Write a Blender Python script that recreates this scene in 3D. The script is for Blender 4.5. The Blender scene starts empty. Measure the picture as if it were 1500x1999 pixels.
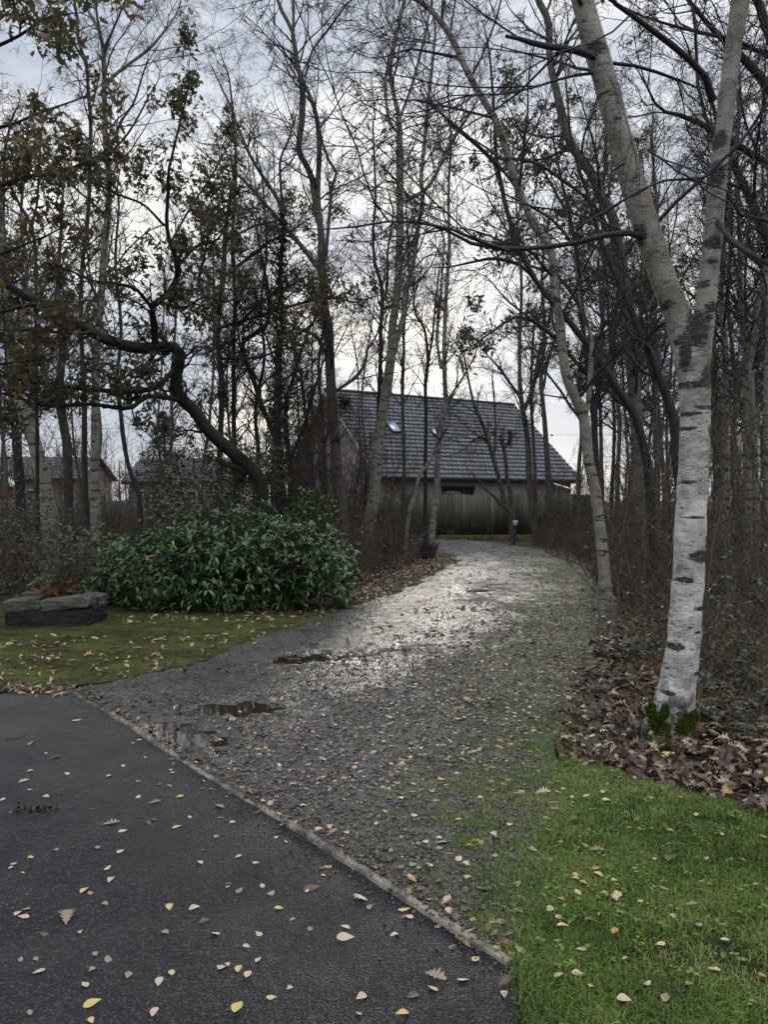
import bpy, math, random
import numpy as np
from mathutils import Vector, geometry
rng = np.random.default_rng(7)
random.seed(7)
sc = bpy.context.scene
COL = sc.collection
PI = math.pi

# ---------------------------------------------------------------- camera
H, F, W0, H0 = 1.55, 1500.0, 1500, 1999
PITCH = -math.atan(24.5 / F)
cd = bpy.data.cameras.new("camera")
cam = bpy.data.objects.new("camera", cd)
COL.objects.link(cam)
cam.location = (0, 0, H)
cam.rotation_euler = (PI / 2 + PITCH, 0, 0)
cd.sensor_fit = 'VERTICAL'
cd.angle = 2 * math.atan(H0 / 2 / F)
cd.clip_start, cd.clip_end = 0.05, 2000
sc.camera = cam
CP, SP = math.cos(PITCH), math.sin(PITCH)


def ray(px, py):
    x, y = (px - W0 / 2) / F, -(py - H0 / 2) / F
    return np.array([x, CP - y * SP, SP + y * CP])


def at(px, py, Y):
    d = ray(px, py)
    return np.array([0, 0, H]) + d * (Y / d[1])


def g(px, py, z=0.0):
    d = ray(px, py)
    return np.array([0, 0, H]) + d * ((z - H) / d[2])


def gp(pts):
    return np.array([g(*p)[:2] for p in pts])


# ---------------------------------------------------------------- objects
def tag(o, label=None, cat=None, group=None, kind=None):
    if label: o['label'] = label
    if cat: o['category'] = cat
    if group: o['group'] = group
    if kind: o['kind'] = kind
    return o


def empty(name, loc=(0, 0, 0), label=None, cat=None, group=None):
    o = bpy.data.objects.new(name, None)
    COL.objects.link(o)
    o.location = loc
    o.empty_display_size = 0.2
    return tag(o, label, cat, group)


class Acc:
    """collects vertices and faces of one mesh"""
    def __init__(s):
        s.v, s.f, s.t, s.n, s.m, s.uv = [], [], [], 0, [], []

    def add(s, V, Fc, tint=0.5, mi=0, tri=False):
        V = np.asarray(V, np.float32).reshape(-1, 3)
        Fc = np.asarray(Fc, np.int64)
        s.v.append(V)
        s.f.append(Fc + s.n)
        s.t.append(np.broadcast_to(np.asarray(tint, np.float32), (len(V),)))
        s.m.append(np.full(len(Fc), mi, np.int32))
        s.n += len(V)

    def box(s, c, d, rz=0.0, tint=0.5, mi=0, rx=0.0, ry=0.0):
        x, y, z = np.array(d) / 2
        V = np.array([[a * x, b * y, e * z] for a in (-1, 1) for b in (-1, 1) for e in (-1, 1)])
        if ry:
            ca, sa = math.cos(ry), math.sin(ry)
            V = V @ np.array([[ca, 0, -sa], [0, 1, 0], [sa, 0, ca]])
        if rx:
            ca, sa = math.cos(rx), math.sin(rx)
            V = V @ np.array([[1, 0, 0], [0, ca, sa], [0, -sa, ca]])
        ca, sa = math.cos(rz), math.sin(rz)
        V = V @ np.array([[ca, sa, 0], [-sa, ca, 0], [0, 0, 1]])
        s.add(V + np.array(c), [[0, 1, 3, 2], [4, 6, 7, 5], [0, 4, 5, 1], [2, 3, 7, 6], [0, 2, 6, 4], [1, 5, 7, 3]], tint, mi)

    def inst(s, V, Fc, pos, R, sc_, tint, mi=0):
        n, k = len(pos), len(V)
        P = np.einsum('nij,kj->nki', R, V) * np.asarray(sc_).reshape(-1, 1, 1) + pos[:, None, :]
        FF = (Fc[None] + (np.arange(n) * k)[:, None, None]).reshape(-1, Fc.shape[1])
        s.add(P.reshape(-1, 3), FF, np.repeat(np.asarray(tint, np.float32), k), mi)

    def build(s, name, mats, parent=None, smooth=False, origin=None):
        me = bpy.data.meshes.new(name)
        o = bpy.data.objects.new(name, me)
        COL.objects.link(o)
        V = np.concatenate(s.v) if s.v else np.zeros((0, 3), np.float32)
        org = np.zeros(3)
        if parent is not None:
            org = np.array(parent.location)
            p = parent
            while p.parent is not None:
                p = p.parent
                org = org + np.array(p.location)
            o.parent = parent
        elif origin is not None:
            org = np.array(origin, float)
            o.location = origin
        V = V - org.astype(np.float32)
        lt = np.concatenate([np.full(len(f), f.shape[1], np.int32) for f in s.f])
        li = np.concatenate([f.ravel() for f in s.f]).astype(np.int32)
        me.vertices.add(len(V))
        me.vertices.foreach_set('co', V.astype(np.float32).ravel())
        me.loops.add(len(li))
        me.loops.foreach_set('vertex_index', li)
        me.polygons.add(len(lt))
        me.polygons.foreach_set('loop_start', np.concatenate([[0], np.cumsum(lt)[:-1]]).astype(np.int32))
        me.polygons.foreach_set('material_index', np.concatenate(s.m))
        me.update(calc_edges=True)
        a = me.attributes.new('tint', 'FLOAT', 'POINT')
        a.data.foreach_set('value', np.concatenate(s.t).astype(np.float32))
        if smooth:
            me.polygons.foreach_set('use_smooth', np.ones(len(lt), bool))
        for m in (mats if isinstance(mats, (list, tuple)) else [mats]):
            me.materials.append(m)
        return o


def attr(o, name, vals):
    a = o.data.attributes.new(name, 'FLOAT', 'POINT')
    a.data.foreach_set('value', np.asarray(vals, np.float32))


def nrm(v):
    return v / np.maximum(np.linalg.norm(v, axis=-1, keepdims=True), 1e-9)


def tube(acc, P, R, sides=3, tint=0.5, ref=None, mi=0, lump=0.0):
    """P (N,K,3) R (N,K): N tapered tubes"""
    P, R = np.asarray(P, float), np.asarray(R, float)
    if P.ndim == 2:
        P, R = P[None], R[None]
    N, K = R.shape
    T = nrm(np.gradient(P, axis=1))
    if ref is None:
        d = np.abs(P[:, -1] - P[:, 0])
        ref = np.eye(3)[np.argmin(d, axis=1)][:, None, :]
    else:
        ref = np.asarray(ref, float).reshape(1, 1, 3)
    U = nrm(np.cross(T, np.broadcast_to(ref, T.shape)))
    Wv = np.cross(T, U)
    a = np.arange(sides) * 2 * PI / sides
    if lump:
        nz_ = rng.normal(0, 1, (N, K + 6, sides)); nz_ = sum(nz_[:, i:i + K] for i in range(7)) / 2.6
        nz_ = (np.roll(nz_, 1, 2) + nz_ * 2 + np.roll(nz_, -1, 2)) / 3
        R4 = R[..., None] * (1 + lump * .8 * nz_) * (1 + lump * (np.sin(a * 2 + np.arange(K)[:, None] * 0.21) + np.sin(a * 3 - np.arange(K)[:, None] * 0.13 + 1) * .7))[None]
    else:
        R4 = np.broadcast_to(R[..., None], (N, K, sides))
    V = P[:, :, None] + R4[..., None] * (np.cos(a)[None, None, :, None] * U[:, :, None] + np.sin(a)[None, None, :, None] * Wv[:, :, None])
    i = np.arange(N)[:, None, None] * K * sides
    k = np.arange(K - 1)[None, :, None] * sides
    j = np.arange(sides)[None, None, :]
    j2 = (j + 1) % sides
    Fc = np.stack([i + k + j, i + k + j2, i + k + sides + j2, i + k + sides + j], -1).reshape(-1, 4)
    t = np.asarray(tint, np.float32)
    t = np.repeat(t, K * sides) if t.ndim else tint
    acc.add(V.reshape(-1, 3), Fc, t, mi)


def rotz(a):
    c, s = np.cos(a), np.sin(a)
    R = np.zeros((len(a), 3, 3)); R[:, 0, 0] = c; R[:, 0, 1] = -s; R[:, 1, 0] = s; R[:, 1, 1] = c; R[:, 2, 2] = 1
    return R


def frame(d, roll):
    """matrices whose x axis runs along d"""
    d = nrm(d)
    up = np.where(np.abs(d[:, 2:3]) > 0.95, np.array([[1., 0, 0]]), np.array([[0, 0, 1.]]))
    y = nrm(np.cross(up, d)); z = np.cross(d, y)
    c, s = np.cos(roll)[:, None], np.sin(roll)[:, None]
    return np.stack([d, y * c + z * s, z * c - y * s], -1)


def pip(poly, P):
    x, y = P[:, 0], P[:, 1]
    ins = np.zeros(len(P), bool)
    n = len(poly)
    for i in range(n):
        x1, y1 = poly[i]; x2, y2 = poly[(i + 1) % n]
        c = ((y1 > y) != (y2 > y)) & (x < (x2 - x1) * (y - y1) / (y2 - y1 + 1e-12) + x1)
        ins ^= c
    return ins


def dist_line(line, P):
    best = np.full(len(P), 1e9)
    for a, b in zip(line[:-1], line[1:]):
        ab = b - a
        t = np.clip(((P - a) @ ab) / (ab @ ab + 1e-12), 0, 1)
        best = np.minimum(best, np.linalg.norm(P - (a + t[:, None] * ab), axis=1))
    return best


def vnoise(P, s, seed=0):
    """smooth value noise, 2D"""
    Q = P[:, :2] * s + seed * 17.3 + 1000
    i = np.floor(Q).astype(np.int64); f = Q - i
    f = f * f * (3 - 2 * f)
    def h(a, b):
        n = (a * 374761393 + b * 668265263 + seed * 69069) & 0x7fffffff
        n = ((n ^ (n >> 13)) * 1274126177) & 0x7fffffff
        return ((n ^ (n >> 16)) & 0xffff) / 65535.0
    a, b, c, d = h(i[:, 0], i[:, 1]), h(i[:, 0] + 1, i[:, 1]), h(i[:, 0], i[:, 1] + 1), h(i[:, 0] + 1, i[:, 1] + 1)
    return (a * (1 - f[:, 0]) + b * f[:, 0]) * (1 - f[:, 1]) + (c * (1 - f[:, 0]) + d * f[:, 0]) * f[:, 1]


def spline(P, n):
    """Catmull-Rom resample of (M,k)"""
    P = np.asarray(P, float)
    Q = np.vstack([2 * P[0] - P[1], P, 2 * P[-1] - P[-2]])
    L = np.concatenate([[0], np.cumsum(np.linalg.norm(np.diff(P[:, :3], axis=0), axis=1))])
    s = np.linspace(0, L[-1], n)
    i = np.clip(np.searchsorted(L, s, side='right') - 1, 0, len(P) - 2)
    t = ((s - L[i]) / np.maximum(L[i + 1] - L[i], 1e-9))[:, None]
    p0, p1, p2, p3 = Q[i], Q[i + 1], Q[i + 2], Q[i + 3]
    return 0.5 * (2 * p1 + (p2 - p0) * t + (2 * p0 - 5 * p1 + 4 * p2 - p3) * t * t + (3 * p1 - p0 - 3 * p2 + p3) * t ** 3)


# ---------------------------------------------------------------- materials
class M:
    def __init__(s, name, rough=0.8, spec=0.3):
        s.m = bpy.data.materials.new(name)
        s.m.use_nodes = True
        s.t = s.m.node_tree
        s.b = s.t.nodes['Principled BSDF']
        s.out = s.t.nodes['Material Output']
        s.b.inputs['Roughness'].default_value = rough
        s.b.inputs['Specular IOR Level'].default_value = spec
        s.tc = s.n('ShaderNodeTexCoord')

    def n(s, typ, **k):
        nd = s.t.nodes.new(typ)
        for a, b in k.items():
            if hasattr(nd, a): setattr(nd, a, b)
        return nd

    def l(s, a, b): s.t.links.new(a, b); return s

    def setin(s, sock, v):
        if hasattr(v, 'is_output'): s.t.links.new(v, sock)
        elif isinstance(v, (tuple, list)) and len(v) == 3 and sock.type == 'RGBA': sock.default_value = (*v, 1)
        else: sock.default_value = v

    def map(s, scale, src='Object'):
        mp = s.n('ShaderNodeMapping')
        mp.inputs['Scale'].default_value = scale if isinstance(scale, (tuple, list)) else (scale,) * 3
        s.l(s.tc.outputs[src], mp.inputs['Vector'])
        return mp.outputs[0]

    def noise(s, scale, detail=4, rough=0.55, dist=0.0):
        nd = s.n('ShaderNodeTexNoise')
        s.l(s.map(scale), nd.inputs['Vector'])
        nd.inputs['Scale'].default_value = 1
        nd.inputs['Detail'].default_value = detail
        nd.inputs['Roughness'].default_value = rough
        nd.inputs['Distortion'].default_value = dist
        return nd.outputs['Fac']

    def vor(s, scale, out='Distance', feature='F1'):
        nd = s.n('ShaderNodeTexVoronoi')
        nd.feature = feature
        s.l(s.map(scale), nd.inputs['Vector'])
        nd.inputs['Scale'].default_value = 1
        return nd.outputs[out]

    def attr(s, name='tint'):
        nd = s.n('ShaderNodeAttribute')
        nd.attribute_name = name
        return nd.outputs['Fac']

    def ramp(s, fac, stops, interp='LINEAR'):
        nd = s.n('ShaderNodeValToRGB')
        nd.color_ramp.interpolation = interp
        e = nd.color_ramp.elements
        while len(e) < len(stops): e.new(0.5)
        for q, (p, c) in zip(e, stops):
            q.position = p
            q.color = (*c, 1) if isinstance(c, (tuple, list)) else (c, c, c, 1)
        s.l(fac, nd.inputs['Fac'])
        return nd.outputs['Color']

    def step(s, fac, a, b):
        nd = s.n('ShaderNodeMapRange')
        nd.interpolation_type = 'SMOOTHSTEP'
        s.setin(nd.inputs['Value'], fac)
        nd.inputs['From Min'].default_value = a
        nd.inputs['From Max'].default_value = b
        return nd.outputs['Result']

    def math(s, op, a, b=0.5, c=None):
        nd = s.n('ShaderNodeMath'); nd.operation = op
        s.setin(nd.inputs[0], a); s.setin(nd.inputs[1], b)
        if c is not None: s.setin(nd.inputs[2], c)
        return nd.outputs[0]

    def mix(s, fac, a, b, mode='MIX'):
        nd = s.n('ShaderNodeMix'); nd.data_type = 'RGBA'; nd.blend_type = mode
        s.setin(nd.inputs['Factor'], fac); s.setin(nd.inputs['A'], a); s.setin(nd.inputs['B'], b)
        return nd.outputs['Result']

    def bump(s, h, strength=0.5, dist=0.01):
        nd = s.n('ShaderNodeBump')
        nd.inputs['Strength'].default_value = strength
        nd.inputs['Distance'].default_value = dist
        s.l(h, nd.inputs['Height'])
        if s.b.inputs['Normal'].is_linked:
            s.l(s.b.inputs['Normal'].links[0].from_socket, nd.inputs['Normal'])
        s.l(nd.outputs[0], s.b.inputs['Normal'])

    def col(s, c): s.setin(s.b.inputs['Base Color'], c); return s

    def rough(s, r): s.setin(s.b.inputs['Roughness'], r); return s

    def xyz(s, src='Object'):
        nd = s.n('ShaderNodeSeparateXYZ'); s.l(s.tc.outputs[src], nd.inputs[0]); return nd.outputs

    def nz(s):
        gm = s.n('ShaderNodeNewGeometry'); nd = s.n('ShaderNodeSeparateXYZ')
        s.l(gm.outputs['Normal'], nd.inputs[0]); return nd.outputs[2]

    def translucent(s, c, fac):
        t = s.n('ShaderNodeBsdfTranslucent'); s.setin(t.inputs['Color'], c)
        mx = s.n('ShaderNodeMixShader'); mx.inputs[0].default_value = fac
        s.l(s.b.outputs[0], mx.inputs[1]).l(t.outputs[0], mx.inputs[2]).l(mx.outputs[0], s.out.inputs['Surface'])


def tinted(name, stops, rough=0.6, spec=0.3, trans=0.0, noise=None, interp='LINEAR'):
    m = M(name, rough, spec)
    c = m.ramp(m.attr(), stops, interp)
    if noise:
        c = m.mix(m.ramp(m.noise(noise), [(0.3, 0.0), (0.7, 1.0)]), c, m.mix(1.0, c, (0.55, 0.52, 0.5), 'MULTIPLY'))
    m.col(c)
    if trans: m.translucent(c, trans)
    return m.m


def birch_mat(name, light, mid, scar=False, streak=1.0):
    m = M(name, 0.75, 0.25)
    fine = m.noise((20, 20, 190), 4, 0.6)
    fine2 = m.noise((48, 48, 420), 3, 0.6)
    zone = m.step(m.noise((3.2, 3.2, 5), 4, 0.6), 0.36, 0.62)
    blot = m.noise((4.5, 4.5, 6), 6, 0.65)
    patch = m.noise((5, 5, 17), 6, 0.66, 0.4)
    c = m.ramp(blot, [(0.32, mid), (0.60, light)])
    c = m.mix(m.math('MULTIPLY', m.math('MULTIPLY', m.step(fine, 0.50, 0.60), zone), 0.8 * streak), c, (0.055, 0.048, 0.043))
    c = m.mix(m.math('MULTIPLY', m.step(fine2, 0.52, 0.64), 0.5 * streak), c, (0.11, 0.096, 0.085))
    dark = m.step(patch, 0.535, 0.61)
    if scar:
        sn = m.math('ADD', m.math('MULTIPLY', m.attr('scar'), 0.8), m.math('MULTIPLY', m.math('SUBTRACT', m.noise((20, 20, 75), 6, 0.7), 0.5), 1.9))
        dark = m.math('MAXIMUM', m.math('MULTIPLY', m.step(m.noise((9, 9, 36), 6, 0.7), 0.58, 0.68), 0.9), m.step(sn, 0.36, 0.72))
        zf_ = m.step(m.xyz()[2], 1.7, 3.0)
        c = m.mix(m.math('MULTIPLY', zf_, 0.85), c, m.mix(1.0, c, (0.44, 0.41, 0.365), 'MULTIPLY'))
        lowd = m.math('MULTIPLY', m.math('SUBTRACT', 1.0, m.step(m.xyz()[2], 0.12, 0.55)), m.step(m.noise((11, 11, 9), 6, .7), .42, .58))
        dark = m.math('MAXIMUM', dark, m.math('MULTIPLY', lowd, .95))
        tan = m.step(m.noise((4, 4, 2.2), 4), 0.5, 0.66)
        c = m.mix(m.math('MULTIPLY', tan, 0.55), c, m.mix(1.0, c, (0.60, 0.54, 0.45), 'MULTIPLY'))
    c = m.mix(dark, c, m.ramp(m.noise((30, 30, 60), 4), [(0.35, (0.012, 0.011, 0.011)), (0.75, (0.07, 0.06, 0.052))]))
    alg = m.math('MULTIPLY', m.step(m.noise((2.2, 2.2, 1.2), 3), 0.48, 0.68), 0.35)
    c = m.mix(alg, c, (0.10, 0.105, 0.06))
    m.col(c)
    m.bump(m.math('ADD', m.math('MULTIPLY', fine, 0.5), m.math('MULTIPLY', dark, -0.6)), 0.6, 0.008)
    m.bump(m.noise(60, 4), 0.25, 0.004)
    return m.m


def dark_bark(name, a, b, moss=0.35):
    m = M(name, 0.85, 0.2)
    f = m.noise((22, 22, 5), 6, 0.65, 0.4)
    c = m.ramp(f, [(0.3, a), (0.7, b)])
    ms = m.math('MULTIPLY', m.math('MULTIPLY', m.step(m.nz(), 0.1, 0.8), m.step(m.noise(5, 4), 0.4, 0.6)), moss)
    c = m.mix(ms, c, (0.045, 0.06, 0.015))
    m.col(c)
    m.bump(f, 0.9, 0.015)
    return m.m


MAT = {}
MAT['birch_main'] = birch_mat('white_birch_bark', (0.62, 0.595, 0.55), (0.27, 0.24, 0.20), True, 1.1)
MAT['birch'] = birch_mat('grey_birch_bark', (0.28, 0.25, 0.20), (0.13, 0.115, 0.09), False, 1.0)
MAT['birch_dull'] = birch_mat('dull_birch_bark', (0.115, 0.103, 0.082), (0.045, 0.040, 0.033), False, 0.9)
MAT['dark'] = dark_bark('dark_bark', (0.016, 0.014, 0.013), (0.055, 0.048, 0.042))
MAT['oak'] = dark_bark('oak_bark', (0.008, 0.007, 0.006), (0.030, 0.025, 0.020), 0.45)
m = M('twig_bark', 0.7, 0.2); m.col((0.034, 0.026, 0.027)); MAT['twig'] = m.m
m = M('twig_brown', 0.8, 0.2); m.col((0.05, 0.038, 0.028)); MAT['twig_brown'] = m.m
MAT['oakleaf'] = tinted('oak_foliage', [(0, (0.045, 0.05, 0.02)), (0.4, (0.08, 0.078, 0.032)), (0.68, (0.10, 0.074, 0.034)), (0.88, (0.14, 0.075, 0.03)), (1, (0.24, 0.15, 0.04))], 0.5, 0.35, 0.42)
MAT['beechleaf'] = tinted('copper_foliage', [(0, (0.10, 0.045, 0.018)), (0.7, (0.17, 0.085, 0.03)), (1, (0.32, 0.2, 0.03))], 0.6, 0.3, 0.35)
MAT['ivy'] = tinted('ivy_leaf', [(0, (0.012, 0.022, 0.008)), (0.7, (0.03, 0.042, 0.015)), (1, (0.06, 0.06, 0.025))], 0.4, 0.4)
MAT['rhodo'] = tinted('rhododendron_leaf', [(0, (0.03, 0.06, 0.018)), (0.6, (0.072, 0.135, 0.042)), (0.90, (0.125, 0.20, 0.06)), (0.97, (0.18, 0.22, 0.06)), (1, (0.16, 0.11, 0.04))], 0.30, 0.5, 0.16)
MAT['holly'] = tinted('holly_leaf', [(0, (0.03, 0.042, 0.018)), (0.8, (0.075, 0.09, 0.042)), (1, (0.17, 0.17, 0.09))], 0.24, 0.6)
MAT['greenbush'] = tinted('laurel_leaf', [(0, (0.025, 0.05, 0.012)), (0.7, (0.06, 0.10, 0.025)), (0.9, (0.12, 0.15, 0.04)), (1, (0.25, 0.10, 0.03))], 0.4, 0.4, 0.15)
MAT['shrubleaf'] = tinted('dull_shrub_leaf', [(0, (0.03, 0.024, 0.018)), (0.7, (0.07, 0.058, 0.038)), (1, (0.11, 0.10, 0.06))], 0.5, 0.4, 0.1)
MAT['bramble'] = tinted('bramble_leaf', [(0, (0.02, 0.034, 0.014)), (0.7, (0.045, 0.068, 0.035)), (1, (0.13, 0.12, 0.03))], 0.4, 0.45, 0.1)
MAT['litter'] = tinted('dead_leaf', [(0, (0.040, 0.025, 0.016)), (0.35, (0.095, 0.058, 0.034)), (0.6, (0.22, 0.148, 0.09)), (0.8, (0.58, 0.46, 0.31)), (0.9, (0.48, 0.27, 0.09)), (1, (0.66, 0.54, 0.19))], 0.5, 0.4, 0.1, noise=90)
MAT['grass'] = tinted('grass_blade', [(0, (0.028, 0.032, 0.010)), (0.4, (0.075, 0.135, 0.015)), (0.7, (0.135, 0.215, 0.028)), (0.9, (0.20, 0.255, 0.055)), (1, (0.26, 0.22, 0.11))], 0.5, 0.3, 0.25)
MAT['moss'] = tinted('moss_tuft', [(0, (0.045, 0.034, 0.018)), (0.35, (0.052, 0.062, 0.016)), (0.65, (0.09, 0.115, 0.022)), (1, (0.155, 0.17, 0.04))], 0.8, 0.1, 0.15)
MAT['cushion'] = tinted('moss_cushion', [(0, (0.03, 0.05, 0.006)), (0.7, (0.085, 0.125, 0.014)), (1, (0.14, 0.18, 0.03))], 0.85, 0.1, 0.2)
MAT['stone'] = tinted('gravel_stone', [(0, (0.022, 0.019, 0.017)), (0.6, (0.068, 0.060, 0.053)), (0.9, (0.13, 0.115, 0.10)), (1, (0.27, 0.245, 0.22))], 0.45, 0.4)
MAT['brush'] = tinted('bare_brush', [(0, (0.035, 0.026, 0.02)), (0.6, (0.085, 0.065, 0.046)), (0.9, (0.16, 0.125, 0.085)), (1, (0.09, 0.10, 0.04))], 0.8, 0.2)

# ---------------------------------------------------------------- leaf templates
def leaf_tpl(st, curl=0.1, fold=0.15, droop=0.1):
    """st: (t, halfwidth, lobe offset) along the midrib, length 1"""
    V = []
    for t, w, o in st:
        zc = -droop * 4 * (t - 0.5) ** 2 + droop
        for sgn in (-1, 0, 1):
            V.append([t - 0.5 + (o if sgn else 0), sgn * w, zc + (fold * w if sgn else 0) + curl * (w ** 2) * 3 * (1 if sgn > 0 else 0.4) * (1 if sgn else 0)])
    Fc = []
    for i in range(len(st) - 1):
        a = i * 3
        Fc += [[a, a + 3, a + 4, a + 1], [a + 1, a + 4, a + 5, a + 2]]
    return np.array(V), np.array(Fc)


BIRCH_ST = [(0, 0.03, 0), (0.08, 0.19, 0), (0.28, 0.32, 0), (0.5, 0.30, 0), (0.7, 0.19, 0), (0.86, 0.09, 0), (1, 0.0, 0)]
OAK_ST = [(0, 0.012, 0), (0.14, 0.05, 0), (0.2, 0.16, 0.05), (0.28, 0.07, 0), (0.36, 0.25, 0.05), (0.46, 0.10, 0), (0.55, 0.32, 0.06), (0.66, 0.12, 0), (0.74, 0.24, 0.06), (0.86, 0.10, 0), (0.94, 0.11, 0.03), (1, 0.01, 0)]
OAK_LITE = [(0, 0.012, 0), (0.2, 0.15, 0.04), (0.3, 0.07, 0), (0.42, 0.25, 0.05), (0.54, 0.10, 0), (0.66, 0.28, 0.05), (0.8, 0.12, 0), (1, 0.04, 0)]
LANCE_ST = [(0, 0.02, 0), (0.2, 0.10, 0), (0.5, 0.15, 0), (0.8, 0.10, 0), (1, 0.0, 0)]
OVAL_ST = [(0, 0.02, 0), (0.25, 0.27, 0), (0.6, 0.27, 0), (1, 0.0, 0)]
TP = {
    'birch': [leaf_tpl(BIRCH_ST, c, f, d) for c, f, d in ((0.1, 0.05, 0.01), (0.3, 0.15, 0.04), (-0.2, -0.12, 0.04), (0.4, 0.1, -0.05))],
    'oak': [leaf_tpl(OAK_ST, c, f, d) for c, f, d in ((0.1, 0.05, 0.02), (0.4, 0.2, 0.05), (-0.3, -0.15, 0.06), (0.5, 0.2, -0.05))],
    'oak_lite': [leaf_tpl(OAK_LITE, c, f, d) for c, f, d in ((0.3, 0.1, 0.05), (1.0, 0.45, 0.14), (-0.8, -0.4, 0.14))],
    'lance': [leaf_tpl(LANCE_ST, 0.2, 0.25, 0.12)],
    'oval': [leaf_tpl(OVAL_ST, 0.2, 0.2, 0.08)],
}


def leaves(acc, tpl, pos, d, size, tint, roll=None, mi=0):
    n = len(pos)
    if not n: return
    if roll is None: roll = rng.uniform(-1.2, 1.2, n)
    R = frame(d, roll)
    ch = rng.integers(0, len(TP[tpl]), n)
    for k, (V, Fc) in enumerate(TP[tpl]):
        q = ch == k
        if q.any(): acc.inst(V, Fc, pos[q], R[q], np.broadcast_to(size, (n,))[q], np.broadcast_to(tint, (n,))[q], mi)


# ---------------------------------------------------------------- branching
def grow(S, D, L, r0, K, wander, pull, tip=0.25):
    N = len(S)
    P = np.zeros((N, K, 3)); P[:, 0] = S
    d = nrm(D); step = (L / (K - 1))[:, None]
    for k in range(1, K):
        d = nrm(d + rng.normal(0, wander, (N, 3)) + np.array([0, 0, pull]))
        P[:, k] = P[:, k - 1] + d * step
    R = r0[:, None] * np.linspace(1, tip, K)[None]
    return P, R


def sprout(P, R, M_, ang, lr, rr, t0=0.2, lens=None, rmin=0.0015):
    N, K = R.shape
    t = rng.uniform(t0, 1.0, (N, M_)) * (K - 1)
    i = np.minimum(t.astype(int), K - 2); f = (t - i)[..., None]
    ar = np.arange(N)[:, None]
    S = P[ar, i] * (1 - f) + P[ar, i + 1] * f
    T = nrm(P[ar, i + 1] - P[ar, i])
    rad = R[ar, i] * rr
    Ln = np.linalg.norm(np.diff(P, axis=1), axis=2).sum(1)[:, None]
    L = Ln * lr * (1.1 - 0.55 * t / (K - 1)) * rng.uniform(0.6, 1.3, (N, M_))
    q = nrm(np.cross(T, rng.normal(0, 1, T.shape)))
    a = np.radians(rng.normal(ang, ang * 0.22, (N, M_)))[..., None]
    D = T * np.cos(a) + q * np.sin(a)
    return S.reshape(-1, 3), D.reshape(-1, 3), L.ravel(), np.maximum(rad.ravel(), rmin)


def parse(s):
    return np.array([[float(v) for v in p.split(',')] for p in s.split()])


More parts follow.
